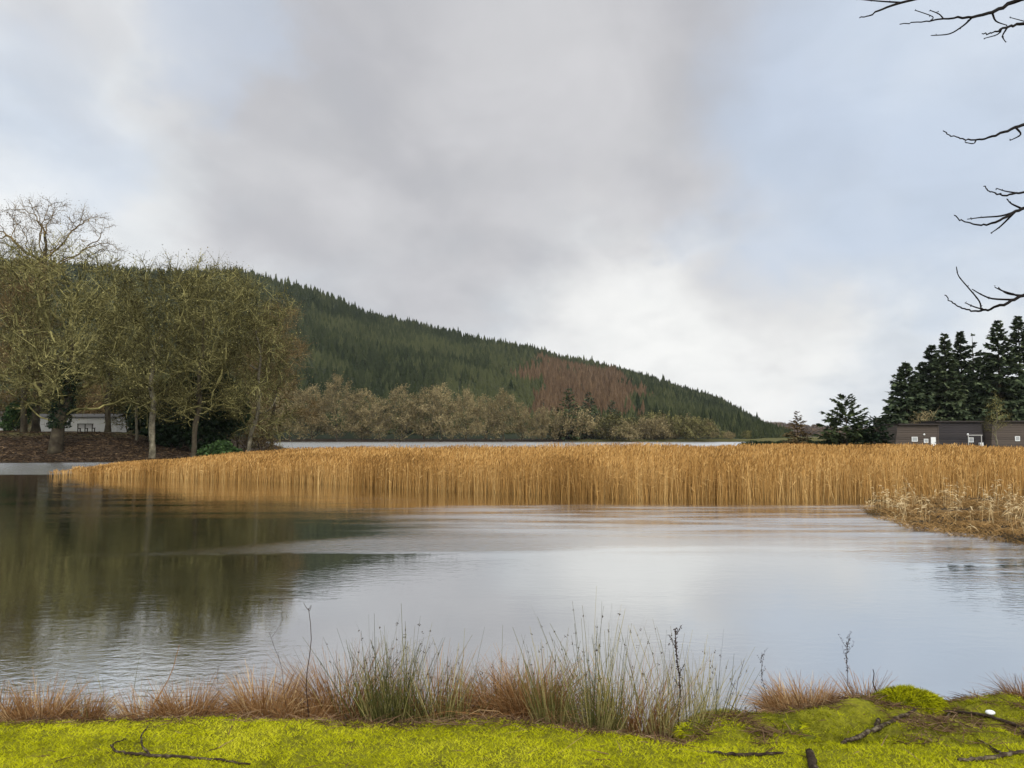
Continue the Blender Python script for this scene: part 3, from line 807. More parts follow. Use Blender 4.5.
lt('oak_tree', 56, 70, 243, 88, 101, 'big bare lichened oak with thick ivy dark trunk at the water edge on the left', 0.24, 0.10, 0.56, (0.7, 0), 6, n_attr=1300)
r = [o for o in COL.objects if o.name == 'oak_tree'][0]
rng = np.random.default_rng(66)
zq = rng.uniform(2.2, 8.0, 2600); aq = rng.uniform(0, 2 * PI, 2600); rq = rng.uniform(.45, .95, 2600) * (1 + .5 * fbm(zq, aq, 3))
V, F = flakes(np.stack([.75 * np.clip(zq / 5.5, 0, 1.4) ** 1.3 + np.cos(aq) * rq, np.sin(aq) * rq, zq], 1), rng.uniform(.08, .2, 2600), rng)
mesh_obj('ivy', V, F, M['evergreen'], r, tint=np.repeat(rng.uniform(0, .9, 2600), 3))
r = put('larch_tree', 36, 88, 'tallest bare tree with open spreading top above the other crowns at far left', 'tree', GL)
h = Zof(194, 88) - r.location.z
g = np.random.default_rng(5)
bare_tree(r, g, h, [((0.5, 0, h * .92), (5.2, 4.2, h * .085)), ((-4.6, 0, h * .92), (2.6, 3, h * .05)), ((5.2, 1, h * .90), (2.4, 3, h * .05)), ((-6, 0, h * .83), (2.2, 3, h * .04)), ((6.5, 1, h * .80), (2.6, 3, h * .04)), ((0, 0, h * .78), (4.5, 4, h * .10))],
          0.42, n_attr=560, fork=0.62, twig=(0.4, 1.1), tw=0.034, per=5, nfl=1, flake=0.06, kill=.8, twigm='twig_brown', r_tip=0.022)
lt('bare_tree', 24, 77, 262, 52, 103, 'orange brown bare tree at the left edge of the photo beside the green patch', 0.35, 0.14, 0.30, twigm='twig_brown', bark='bark')
lt('bare_tree', 153, 71, 259, 62, 104, 'upright olive tree with pale straight trunk standing at the edge of the reeds', 0.30, 0.12, 0.27, bark='pale_bark', n_attr=900)
lt('bare_tree', 194, 73, 266, 56, 105, 'bare tree with slightly leaning trunk just left of the green bush', 0.34, 0.12, 0.25, (0.5, 0), dxpx=4, n_attr=900)
lt('bare_tree', 247, 76, 290, 54, 106, 'drooping olive tree with thin pale leaning trunk at the tip of the bank', 0.30, 0.12, 0.20, (1.0, 0), dxpx=4, bark='pale_bark', droop=0.25, n_attr=900)
lt('bare_tree', 108, 86, 292, 50, 107, 'bare tree standing behind the pale shed and the big oak', 0.30, 0.2, 0.30, n_attr=800)
lt('bare_tree', 218, 90, 272, 60, 108, 'bare tree rising behind the dark evergreen on the left bank', 0.32, 0.2, 0.28, n_attr=800)
lt('bare_tree', 272, 92, 300, 42, 109, 'smaller brownish bare tree furthest right on the left bank', 0.28, 0.1, 0.22, twigm='twig_brown', n_attr=600)
lt('bare_tree', -22, 82, 240, 70, 110, 'bare tree mostly outside the left edge of the photo', 0.3, 0.2, 0.35)
r = put('birch_tree', 137, 79, 'slim pale birch trunk between the pale shed and the upright olive tree', 'tree', GL)
g = np.random.default_rng(9); h = 11.0
bare_tree(r, g, h, lobes_round(h, 2.2, g, 0.35, 6), 0.13, n_attr=260, fork=0.45, bark='pale_bark', nfl=2)
def ev(px, d, lobes, label, seed, n=7000, size=0.26, mat='evergreen', name='evergreen_tree', cat='tree', group=None):
    r = put(name, px, d, label, cat, group)
    leafy(r, np.random.default_rng(seed), lobes, n, size, mat)
ev(207, 80, [((0, 0, 3.2), (3.0, 2.4, 3.2)), ((-2.6, 0.5, 4.0), (2.4, 2, 3.4)), ((2.4, 0, 4.4), (2.0, 2, 2.8)), ((0.4, 0, 7.0), (2.2, 2, 2.6)), ((-4.6, .5, 3.0), (2, 2, 2.6))], 'dark evergreen standing in shade behind the green bush', 1, 11000)
ev(172, 86, [((0, 0, 3.5), (2.8, 2, 3.4)), ((-3, 0, 3), (2, 2, 2.8)), ((2, 0, 5.5), (2, 2, 2.4))], 'dark evergreen between the two trunks at the reed edge', 2)
ev(88, 112, [((0, 0, 3.5), (5, 3, 3.2)), ((-6, 0, 4), (4, 3, 3.4)), ((6, 0, 3.5), (4, 3, 3.2))], 'dark hedge of evergreen shrubs behind the pale shed', 3, 9000, 0.32, 'evergreen', 'evergreen_hedge', 'hedge')
ev(18, 84, [((0, 0, 2.0), (1.5, 1.2, 1.5)), ((0.8, 0, 3.0), (1.2, 1, 1.2)), ((-.8, 0, 1.1), (1.2, 1, 1.0))], 'bright green ivy covered shrub at the left edge behind the bank', 4, 3200, 0.16, 'bush', 'ivy_shrub', 'shrub')
ev(221, 73, [((0, 0, 1.0), (1.5, 1.2, 1.1)), ((-1.2, 0, .8), (1.0, .9, .9)), ((1.3, 0, .7), (1.1, .9, .8)), ((0.3, 0, 1.6), (.9, .9, .6))], 'glossy green rhododendron bush behind the reeds on the left bank', 5, 4500, 0.13, 'bush', 'green_bush', 'bush')
# bare thicket on the bank top, between and behind the trunks
GU = 'bare thicket on the left bank top'
for i, (px, d, h_, hw_, tm) in enumerate([(8, 90, 5.0, 3.0, 'twig_brown'), (128, 92, 6.5, 3.2, 'twig_olive'), (168, 94, 6.0, 3.0, 'twig_brown'), (238, 88, 5.0, 2.6, 'twig_olive'), (262, 86, 3.6, 2.2, 'twig_brown'), (52, 106, 8.0, 4.5, 'twig_olive'), (96, 108, 8.5, 4.5, 'twig_brown'), (142, 104, 8.0, 4.0, 'twig_olive')]):
    r = put('thicket_bush', px, d, ['brown bare bush at the far left edge of the bank', 'olive bare bush right of the pale shed', 'brown bare bush between the upright olive tree and the tree beside it', 'olive bare bush behind the drooping olive tree', 'low brown bare bush at the tip of the left bank', 'olive bare growth rising behind the left half of the pale shed', 'brown bare growth rising behind the right half of the pale shed', 'tall olive bare growth behind the slim birch trunk'][i], 'bush', GU)
    g = np.random.default_rng(500 + i)
    bare_tree(r, g, h_, lobes_round(h_, hw_, g, 0.0, 7), 0.09, n_attr=240, step=0.4, kill=0.55, fork=0.08, twig=(0.4, 1.1), tw=0.045, per=6, flake=0.09, nfl=2, twigm=tm, r_tip=0.014)
# bracken and dead leaves on the bank
rng = np.random.default_rng(12)
nb_ = 42000
bx = rng.uniform(-62, -25, nb_); by = rng.uniform(66, 84, nb_)
sd_ = poly_sd(bx, by, LEFT_LAND); k = (sd_ > 0.1) & (rng.random(nb_) < 0.9 - 0.05 * (by - 66))
bx, by = bx[k], by[k]; n_ = len(bx); a = rng.uniform(0, 2 * PI, n_)
V, F, _c = ribbons(np.stack([bx, by, ground_z(bx, by)], 1), np.stack([np.cos(a), np.sin(a), rng.uniform(0.1, 1.0, n_)], 1), rng.uniform(0.2, 0.6, n_), rng.uniform(0.03, 0.08, n_), np.tile([0, 0, -.4], (n_, 1)), rng, 2)
tag(mesh_obj('dead_bracken', V, F, M['bracken'], tint=np.repeat(np.clip(rng.normal(.45, .25, n_), 0, 1), 6)), 'dark red brown dead bracken and leaves over the left bank', 'bracken', kind='stuff')

# ------------------------------------------------------------------ far shore trees
GF_ = 'round bare trees along the far shore'
protos = []
def far_tree(px, d, top, halfpx, seed, label, group=GF_, twigm='twig_grey', fork=0.10, base=0.0):
    r = put('far_bare_tree', px, d, label, 'tree', group)
    h = Zof(top, d) - r.location.z
    g = np.random.default_rng(seed)
    bare_tree(r, g, h, lobes_round(h * 1.12, halfpx * d / FPX, g, base, 8), h * 0.016, n_attr=520, step=1.1, kill=1.5, fork=fork, twig=(0.8, 1.9), tw=0.09, per=5, flake=0.26, nfl=3, twigm=twigm, r_tip=0.03)
    return r, h
ft = 'round bare grey brown tree in the row along the far shore under the hill'
A1, hA = far_tree(337, 306, 378, 33, 201, 'tallest bare tree of the far shore row, right of the near bank trees')
B1, hB = far_tree(402, 307, 388, 27, 202, ft)
C1, hC = far_tree(442, 308, 387, 28, 203, ft)
def again(src, hs, px, d, top, label, rz, wx=1.0, name='far_bare_tree', group=GF_):
    x_, z_ = X(px, d), gz(X(px, d), d)
    s = (Zof(top, d) - z_) / hs
    return copy_thing(src, name, (x_, d, z_), rz, (s * wx, s * wx, s), label, 'tree', group)
again(C1, hC, 362, 311, 392, ft, 1.2); again(B1, hB, 380, 305, 400, ft, 2.2)
again(A1, hA, 424, 312, 390, ft, 0.7); again(A1, hA, 466, 306, 391, ft, 2.9, .9)
again(B1, hB, 486, 311, 397, ft, 4.0)
again(C1, hC, 503, 306, 392, 'slim crowned bare tree at the right end of the far shore row', 3.4, .85)
again(B1, hB, 522, 308, 404, ft, 5.1, 0.9); again(A1, hA, 541, 305, 408, ft, 1.9, .9)
again(B1, hB, 312, 310, 388, ft, 0.4); again(C1, hC, 290, 308, 386, ft, 5.5); again(A1, hA, 262, 312, 384, ft, 4.4)
# willow scrub further right: lower, paler, olive
GW = 'willow scrub along the far shore'
wl = 'low olive grey willow bush in the scrub along the far shore'
W1, hW = far_tree(612, 307, 416, 20, 211, wl, GW, 'twig_olive', 0.08, 0.02)
W2, hW2 = far_tree(655, 309, 420, 22, 212, wl, GW, 'twig_grey', 0.08, 0.02)
rg_ = random.Random(4)
for i, px in enumerate(list(range(556, 752, 11))):
    src, hs = (W1, hW) if i % 2 else (W2, hW2)
    again(src, hs, px + rg_.uniform(-4, 4), 305 + rg_.uniform(0, 22), 416 + 0.05 * (px - 600) + rg_.uniform(-5, 6) + (4 if px > 700 else 0), wl, rg_.uniform(0, 6), rg_.uniform(.8, 1.25), 'willow_bush', GW)
W1.name = 'willow_bush'; W2.name = 'willow_bush'
def con(name, px, d, top, halfpx, seed, label, group=None, **kw):
    r = put(name, px, d, label, 'tree', group)
    h = Zof(top, d) - r.location.z
    spruce(r, np.random.default_rng(seed), h, 1.5 * halfpx * d / FPX, **kw)
    return r, h
con('far_conifer', 569, 312, 388, 14, 31, 'dark green conifer on the far shore below the rust brown larches', None, whorls=22, fl=1.2, n_fl=14, bare=0.02, mat='pine')
con('far_conifer', 589, 318, 392, 13, 32, 'dark conifer second from left in the far shore scrub', None, whorls=22, fl=1.2, n_fl=14, bare=0.02, mat='spruce')
con('far_conifer', 612, 320, 400, 10, 33, 'smaller dark conifer right of two others on the far shore', None, whorls=20, fl=1.1, n_fl=12, bare=0.02, mat='spruce')

# ------------------------------------------------------------------ right side: conifers, cabins
GS = 'tall dark spruces behind the cabins'
SP = [(907, 112, 363, 22, 'paler edge spruce at the left end of the tall group behind the cabins'),
      (934, 116, 345, 20, 'feathery spruce second from left in the tall group behind the cabins'),
      (947, 113, 333, 18, 'spruce with narrow spire above the gap between the first two cabins'),
      (963, 115, 331, 20, 'broad topped spruce above the middle cabin'),
      (975, 119, 333, 15, 'thin sparse topped spruce right of the broad topped one'),
      (1001, 114, 320, 26, 'widest tall spruce behind the slim bare tree'),
      (1022, 116, 315, 26, 'tallest spruce at the right edge of the photo'),
      (1050, 114, 322, 28, 'spruce beyond the right edge of the photo beside the tallest'),
      (925, 121, 362, 22, 'shorter spruce filling behind the left cabin'),
      (985, 122, 352, 24, 'spruce filling low behind the middle cabin'),
      (955, 121, 366, 24, 'low dark spruce between the taller trunks behind the cabins'),
      (1080, 118, 318, 28, 'spruce furthest right behind the cabins')]
for i, (px, d, top, hw, lab) in enumerate(SP):
    con('spruce_tree', px, d, top, hw, 50 + i, lab, GS, whorls=42 if i != 4 else 24, per=9 if i != 4 else 6, n_fl=38, fl=0.80, sparse=0.03 if i != 4 else 0.4, shape=0.78 + 0.06 * (i % 4), droop=0.3)
con('scots_pine', 846, 99, 395, 20, 71, 'open crowned pine standing left of the cabins', None, whorls=14, per=10, bare=0.16, mat='pine', n_fl=40, fl=0.56, sparse=0.2, droop=-0.05, shape=0.55)
con('small_larch', 797, 104, 411, 11, 72, 'small thin brownish conifer standing alone in the field', None, whorls=17, per=7, mat='twig_brown', n_fl=26, fl=0.34, sparse=0.1, bare=0.05, shape=0.9)
con('dark_pine', 876, 97, 418, 9.5, 73, 'dense dark pine bush beside the left cabin', None, whorls=14, per=9, mat='evergreen', n_fl=24, fl=0.45, bare=0.03, round_top=True)
con('dark_pine', 861, 98, 425, 9, 74, 'low dark pine bush right of the open crowned pine', None, whorls=12, per=9, mat='evergreen', n_fl=24, fl=0.45, bare=0.03, round_top=True)
r = put('slim_bare_tree', 995, 95, 'slim upright bare tree in front of the cabins', 'tree')
h = Zof(389, 95) - r.location.z; g = np.random.default_rng(81)
bare_tree(r, g, h, [((0, 0, h * .62), (1.1, 1.1, h * .36)), ((0.5, 0, h * .5), (1.3, 1.2, h * .2)), ((-.5, 0, h * .45), (1.2, 1.2, h * .2))], 0.10, n_attr=260, step=0.35, kill=0.5, fork=0.22, twig=(0.4, 0.9), tw=0.03, per=4, flake=0.07, nfl=1, bark='pale_bark', r_tip=0.012)
r = put('bare_bush', 828, 108, 'low grey bare bush between the small conifer and the open crowned pine', 'bush')
g = np.random.default_rng(82)
bare_tree(r, g, 2.6, lobes_round(2.6, 1.9, g, 0.05, 6), 0.07, n_attr=200, step=0.3, kill=0.4, fork=0.1, twig=(0.3, 0.8), tw=0.03, per=4, flake=0.08, nfl=1, twigm='twig_grey', r_tip=0.012)
r = put('bare_bush', 922, 105, 'tan bare bush in front of the spruces behind the left cabin', 'bush')
bare_tree(r, g, 5.6, lobes_round(5.6, 2.0, g, 0.1, 6), 0.10, n_attr=240, step=0.35, kill=0.5, fork=0.15, twig=(0.4, 0.9), tw=0.035, per=4, flake=0.09, nfl=1, twigm='twig_grey', r_tip=0.012)
GH = 'dark shrubs along the field edge'
for i, (px, d, w_, hh2, lab) in enumerate([(752, 128, 2.2, 1.3, 'leftmost dark shrub on the field edge by the open water'), (766, 132, 2.4, .8, 'flat dark shrub left of the small conifer'), (785, 112, 2.3, 1.1, 'dark shrub left of the small thin conifer foot'), (806, 108, 3.0, 1.2, 'dark shrub right of the small thin conifer foot'), (824, 106, 2.4, 1.1, 'dark shrub in front of the grey bare bush'), (838, 101, 2.0, 1.6, 'dark shrub under the open crowned pine')]):
    ev(px, d, [((0, 0, hh2 * .5), (w_ * .7, w_ * .5, hh2 * .5)), ((-w_ * .6, 0, hh2 * .4), (w_ * .5, w_ * .4, hh2 * .4)), ((w_ * .6, .1, hh2 * .38), (w_ * .5, w_ * .4, hh2 * .38))], lab, 90 + i, 1800, 0.14, 'evergreen', 'dark_shrub', 'shrub', GH)

def board_mat(name, c0, c1, pitch, axis='z'):
    m, n, b = new_mat(name)
    pos = n.new('ShaderNodeTexCoord').outputs['Object']
    x_, y_, z_ = n.sep(pos)
    row = n.math('FLOOR', n.math('DIVIDE', z_, pitch)); fr = n.math('FRACT', n.math('DIVIDE', z_, pitch))
    wn = n.new('ShaderNodeTexWhiteNoise', noise_dimensions='1D'); n.put(wn.inputs['W'], row)
    grain = n.noise(n.vmath('MULTIPLY', pos, (0.6, 0.6, 9.0)), 2.0, 4, 0.6)
    f = n.math('ADD', n.math('MULTIPLY', wn.outputs[0], 0.55), n.math('MULTIPLY', grain, 0.5))
    n.put(b.inputs['Base Color'], n.mix(f, (*c0, 1), (*c1, 1)))
    b.inputs['Roughness'].default_value = 0.85
    bn = n.new('ShaderNodeBump'); bn.inputs['Distance'].default_value = 0.04
    n.put(bn.inputs['Height'], n.smooth(fr, 0.0, 0.16)); n.put(b.inputs['Normal'], bn.outputs[0])
    return m
M['boards'] = board_mat('brown_boards', (0.052, 0.038, 0.030), (0.098, 0.074, 0.058), 0.30)
M['boards_dark'] = board_mat('dark_boards', (0.016, 0.014, 0.016), (0.045, 0.036, 0.036), 0.30)
M['white_paint'] = tint_mat('white_paint', [(0.72, 0.72, 0.70), (0.80, 0.80, 0.78)], 0.5, 0.4, 2.0, 0.2)
M['felt'] = tint_mat('roof_felt', [(0.035, 0.03, 0.028), (0.06, 0.05, 0.045)], 0.9, 0.2, 2.0, 0.3)
gl, n, b = new_mat('window_glass')
b.inputs['Base Color'].default_value = (0.35, 0.36, 0.36, 1); b.inputs['Roughness'].default_value = 0.12
M['glass'] = gl
M['pale_wood'] = tint_mat('weathered_pale_wood', [(0.38, 0.37, 0.34), (0.52, 0.51, 0.48)], 0.7, 0.3, 3.0, 0.3)
def prism(mb, x0b, x1b, x0t, x1t, y0, y1, z0, z1, mat=0):
    V = [[x0b, y0, z0], [x1b, y0, z0], [x1b, y1, z0], [x0b, y1, z0], [x0t, y0, z1], [x1t, y0, z1], [x1t, y1, z1], [x0t, y1, z1]]
    mb.add(V, [[0, 3, 2, 1], [4, 5, 6, 7], [0, 1, 5, 4], [1, 2, 6, 5], [2, 3, 7, 6], [3, 0, 4, 7]], 0.5, mat)
def window(parent, cx, z0, w_, h_, y=0.0, name='window'):
    f = MB()
    t_ = 0.07
    f.box((cx - w_ / 2 + t_ / 2, y - .02, z0 + h_ / 2), (t_, .10, h_)); f.box((cx + w_ / 2 - t_ / 2, y - .02, z0 + h_ / 2), (t_, .10, h_))
    f.box((cx, y - .02, z0 + t_ / 2), (w_ - 2 * t_, .10, t_)); f.box((cx, y - .02, z0 + h_ - t_ / 2), (w_ - 2 * t_, .10, t_))
    o = f.build(name, M['white_paint'], parent)
    p = MB(); p.box((cx, y - .015, z0 + h_ / 2), (w_ - 2 * t_, .04, h_ - 2 * t_)); p.build('pane', M['glass'], o)
    return o
DC = 100.0; m_ = DC / FPX
def cabin(px0, px1, inset_l, inset_r, top, wallm, label, name='timber_cabin', back=0.0):
    x0, x1 = X(px0, DC), X(px1, DC); cx = (x0 + x1) / 2; w_ = x1 - x0
    z = 0.62
    r = thing(name, (cx, DC + back, z), 0, 1, label, 'cabin', 'timber cabins by the reeds')
    h = Zof(top, DC) - z
    b = MB(); prism(b, -w_ / 2, w_ / 2, -w_ / 2 + inset_l, w_ / 2 - inset_r, 0, 6.5, -0.3, h - .14); b.build('wall', wallm, r)
    q = MB(); prism(q, -w_ / 2 + inset_l - .06, w_ / 2 - inset_r + .06, -w_ / 2 + inset_l - .10, w_ / 2 - inset_r + .10, -.40, 6.7, h - .138, h + .04); q.build('roof', M['felt'], r)
    return r, h, cx
def lampo(r, x_, z_):
    b = MB(); V, F, T = polytube([(x_, -.02, z_), (x_, -.10, z_), (x_, -.16, z_ - .01)], [.11, .13, .06], 10); b.add(V, F); b.F3.append(T); b.m3.append(np.zeros(len(T))); b.build('wall_lamp', M['white_paint'], r, True)
def at_px(r, px): return X(px, DC) - r.location.x
r, h, cx = cabin(893, 938, 0.55, 0.0, 424, M['boards'], 'brown timber cabin with slanting left end and white door')
window(r, at_px(r, 913.5), Zof(441.5, DC) - .62, 0.75, .6); window(r, at_px(r, 924.8), Zof(442.7, DC) - .62, 0.55, .5)
d_ = MB(); d_.box((at_px(r, 932), -.03, .80), (0.62, .08, 1.45)); o = d_.build('door', M['white_paint'], r)
d_ = MB(); d_.box((at_px(r, 933.6), -.10, .85), (0.05, .06, .14)); d_.build('handle', M['felt'], o)
lampo(r, at_px(r, 923), Zof(434.5, DC) - .62)
b_ = MB(); b_.box((at_px(r, 937.2), -.012, h / 2 - .1), (.16, .06, h - .1)); b_.build('corner_board', M['boards'], r)
r, h, cx = cabin(939.6, 988.5, 0.0, 0.25, 421, M['boards_dark'], 'blackish timber cabin in the middle with white framed veranda window', back=1.2)
window(r, at_px(r, 975.2), Zof(442.3, DC) - .62, 0.62, .62)
v = MB()
for pxp in (968.6, 981.6): v.box((at_px(r, pxp), -.9, .85), (.08, .08, 1.75))
v.box((at_px(r, 975.1), -.9, 1.79), (2.0, .10, .09)); v.build('veranda_frame', M['pale_wood'], r)
v = MB(); v.box((at_px(r, 975), -.5, 0.02), (2.3, 1.0, .16)); v.box((at_px(r, 972), -.86, .62), (0.55, .05, .07)); v.box((at_px(r, 978.5), -.86, .62), (0.5, .05, .07)); v.build('deck', M['boards_dark'], r)
v = MB(); v.box((at_px(r, 983.6), -.35, .62), (.42, .4, .42)); v.build('meter_box', M['white_paint'], r)
lampo(r, at_px(r, 972), Zof(434.3, DC) - .62)
r, h, cx = cabin(989.5, 1046, 0.30, 0.3, 421, M['boards'], 'brown timber cabin behind the slim bare tree at the right edge')
window(r, at_px(r, 1016), Zof(441, DC) - .62, 0.62, .62); lampo(r, at_px(r, 1024.5), Zof(434, DC) - .62)

# pale sheds and bench on the left bank
def shed(px0, px1, d, top, label, seed):
    x0, x1 = X(px0, d), X(px1, d); cx = (x0 + x1) / 2; w_ = x1 - x0
    z = gz(cx, d)
    r = thing('pale_shed', (cx, d, z - .1), 0.0, 1, label, 'shed')
    h = Zof(top, d) - z
    b = MB(); b.box((0, 1.6, (h - .3) / 2), (w_, 3.0, h - .3)); b.build('wall', M['render'], r)
    q = MB(); q.add([[-w_ / 2 - .15, -.12, h - .32], [w_ / 2 + .15, -.12, h - .32], [w_ / 2 + .15, 1.6, h + .1], [-w_ / 2 - .15, 1.6, h + .1], [w_ / 2 + .15, 3.3, h - .32], [-w_ / 2 - .15, 3.3, h - .32],
                  [-w_ / 2 - .15, -.12, h - .40], [w_ / 2 + .15, -.12, h - .40], [w_ / 2 + .15, 3.3, h - .40], [-w_ / 2 - .15, 3.3, h - .40]],
                 [[0, 1, 2, 3], [3, 2, 4, 5], [6, 7, 1, 0], [5, 4, 8, 9], [6, 9, 8, 7]]).add([[-w_ / 2 - .15, -.12, h - .32], [-w_ / 2 - .15, 1.6, h + .1], [-w_ / 2 - .15, 3.3, h - .32]], [[0, 1, 2]])
    q.build('roof', M['pale_roof'], r)
    return r
M['render'] = tint_mat('pale_cladding', [(0.27, 0.265, 0.245), (0.40, 0.39, 0.36), (0.47, 0.46, 0.43)], 0.8, 0.2, 1.3, 0.3)
M['pale_roof'] = tint_mat('pale_roof', [(0.075, 0.07, 0.065), (0.11, 0.105, 0.10)], 0.8, 0.2, 1.0, 0.3)
shed(33, 117, 97, 413.5, 'long low pale grey shed behind the oak trunk on the left bank', 1)
shed(-60, 3, 100, 411, 'pale shed cut by the left edge of the photo', 2)
bd = 84.0; bx_ = X(86, bd)
r = thing('park_bench', (bx_, bd, gz(bx_, bd)), 0, 1, 'dark wooden bench on the bank in front of the pale shed', 'bench')
M['bench_wood'] = tint_mat('bench_wood', [(0.02, 0.016, 0.012), (0.045, 0.035, 0.026)], 0.8, 0.2, 6.0, 0.3)
b_ = MB()
for k in range(3): b_.box((0, .08 + .16 * k, .45), (1.75, .13, .05))
b_.build('seat', M['bench_wood'], r)
b_ = MB(); b_.box((0, -.02, .86), (1.75, .05, .12)); b_.box((0, -.02, .66), (1.75, .05, .09)); b_.build('backrest', M['bench_wood'], r)
for sx in (-.78, 0.0, .78):
    b_ = MB(); b_.box((sx, -.06, .38), (.09, .05, 1.06)); b_.box((sx, .42, .19), (.09, .07, .46)); b_.box((sx, .2, .395), (.07, .5, .05)); b_.build('leg', M['bench_wood'], r)

# ------------------------------------------------------------------ reed bed
REED = [(-25.5, 44.5), (-18.5, 41.8), (-9.6, 37.2), (-4.5, 33.6), (-0.45, 30.6), (2.2, 28.6), (4.3, 27.8), (8.0, 27.5), (12, 27.5), (20, 26.0), (34, 24), (62, 27), (120, 60), (118, 66), (60, 86), (36, 90), (24, 74), (0, 72), (-24, 73), (-30, 64), (-28.5, 55), (-27, 47)]
rng = np.random.default_rng(23)
def reeds(n_try, x0, x1, y0, y1, keepf):
    x = rng.uniform(x0, x1, n_try); y = rng.uniform(y0, y1, n_try)
    sd = poly_sd(x, y, REED) + (0.5 + 1.4 * sstep(-18, -24, x)) * fbm(x / 1.3, y / 1.3, 71) + 0.6 * fbm(x / 5, y / 5, 75)
    k = (sd > 0) & (np.abs(x) < 0.70 * y + 6)
    k &= rng.random(n_try) < keepf(x, y, sd)
    return x[k], y[k], sd[k]
xa, ya, sa = reeds(420000, -34, 44, 24, 62, lambda x, y, s: np.where(s < 3.5, .30 + .70 * sstep(0, 1.3, s), 0.30))
xb, yb, sb = reeds(90000, -34, 90, 50, 91, lambda x, y, s: 0.9)
x = np.concatenate([xa, xb]); y = np.concatenate([ya, yb]); sd_ = np.concatenate([sa, sb]); n_ = len(x)
hgt = np.interp(x / y * FPX + 512, [60, 130, 260, 420, 640, 1100], [0.85, 0.95, 1.12, 1.28, 1.42, 1.45])
hgt = hgt * np.interp(y + 1.2 * np.maximum(x - 12, 0), [40, 75, 130], [1.0, 1.05, 0.50])
hgt = hgt * (0.95 + 0.30 * fbm(x / 4, y / 4, 72)) * np.where(rng.random(n_) < .12, rng.uniform(.45, .8, n_), rng.uniform(0.84, 1.14, n_)) * (0.45 + .55 * sstep(-27, -17, x)) * (0.80 + 0.2 * sstep(0, 1.2, sd_))
far = np.clip(y / 30.0, 1, 2.6)
base = np.stack([x, y, np.full(n_, -0.04)], 1)
lean = rng.normal(0, 0.07, (n_, 2)) * np.where(rng.random(n_) < .08, 4.5, 1)[:, None] + 0.06 * np.stack([fbm(x / 3, y / 3, 73), fbm(x / 3, y / 3, 74)], 1)
D = np.stack([lean[:, 0], lean[:, 1], np.ones(n_)], 1)
side = nrm(np.stack([np.cos(q := rng.normal(0, 0.6, n_)), np.sin(q), 0 * q], 1))
bend = np.concatenate([rng.normal(0, 0.04, (n_, 2)), np.zeros((n_, 1))], 1)
tr_ = np.clip(rng.normal(0.45, 0.24, n_) + .35 * fbm(x / 2.2, y / 2.2, 76), 0, 1)
mb = MB()
V, F, c = ribbons(base, D, hgt, 0.013 * far, bend, rng, 2, 0.5, side)
mb.add(V, F, np.repeat(tr_ + 0.05, 6))
tip = c[:, -1]
pd = np.stack([rng.normal(0.12, 0.25, n_), rng.normal(0, 0.2, n_), np.ones(n_)], 1)
V, F, _c = ribbons(tip - [0, 0, 0.06], pd, rng.uniform(0.11, 0.22, n_), 0.024 * far, np.stack([rng.normal(.1, .2, n_), rng.normal(0, .1, n_), np.full(n_, -.25)], 1), rng, 2, 0.2, side)
mb.add(V, F, np.repeat(np.clip(tr_ - 0.12, 0, 1), 6))
lf = rng.random(n_) < 0.7; nl = int(lf.sum())
lb = base[lf] + D[lf] * (hgt[lf] * rng.uniform(0.35, 0.85, nl))[:, None]
la = rng.uniform(0, 2 * PI, nl)
V, F, _c = ribbons(lb, np.stack([np.cos(la), np.sin(la), rng.uniform(0.6, 1.6, nl)], 1), rng.uniform(0.18, 0.38, nl), 0.018 * far[lf], np.tile([0, 0, -.45], (nl, 1)), rng, 2, 0.15)
mb.add(V, F, np.repeat(np.clip(tr_[lf] + 0.2, 0, 1), 6))
tag(mb.build('reed_bed', M['reed']), 'wide golden brown bed of dry reeds across the middle of the lake', 'reeds', kind='stuff')

# ------------------------------------------------------------------ marsh fringe on the right
rng = np.random.default_rng(29)
n_ = 150000
x = rng.uniform(8.5, 26, n_); y = rng.uniform(11, 29, n_)
sm = poly_sd(x, y, MARSH) + 0.35 * fbm(x / .9, y / .9, 81)
k = (sm > -0.05) & (np.abs(x) < 0.9 * y) & (y < 28) & (rng.random(n_) < 0.6 + 0.4 * sstep(-0.2, 0.4, fbm(x * 1.1, y * 1.1, 82)))
x, y, sm = x[k], y[k], sm[k]; n_ = len(x)
z = np.maximum(ground_z(x, y), -0.02)
a = rng.uniform(0, 2 * PI, n_)
hs = rng.uniform(0.15, 0.42, n_) * (0.6 + 0.9 * sstep(-.3, .5, fbm(x * .9, y * .9, 83)))
V, F, _c = ribbons(np.stack([x, y, z - .03], 1), np.stack([np.cos(a) * .7, np.sin(a) * .7, np.ones(n_)], 1), hs, rng.uniform(.008, .016, n_), np.stack([np.cos(a) * .3, np.sin(a) * .3, np.full(n_, -.45)], 1), rng, 3, .2)
dk = sstep(0.8, 0.0, sm) * sstep(-0.1, .35, fbm(x * .7, y * .7, 84))
tg = np.clip(rng.normal(.58, .2, n_) - .5 * dk, 0, 1)
tag(mesh_obj('sedge_fringe', V, F, M['sedge'], tint=np.repeat(tg, 8)), 'low tangled tan sedge on the marshy right shore in front of the reeds', 'sedge', kind='stuff')
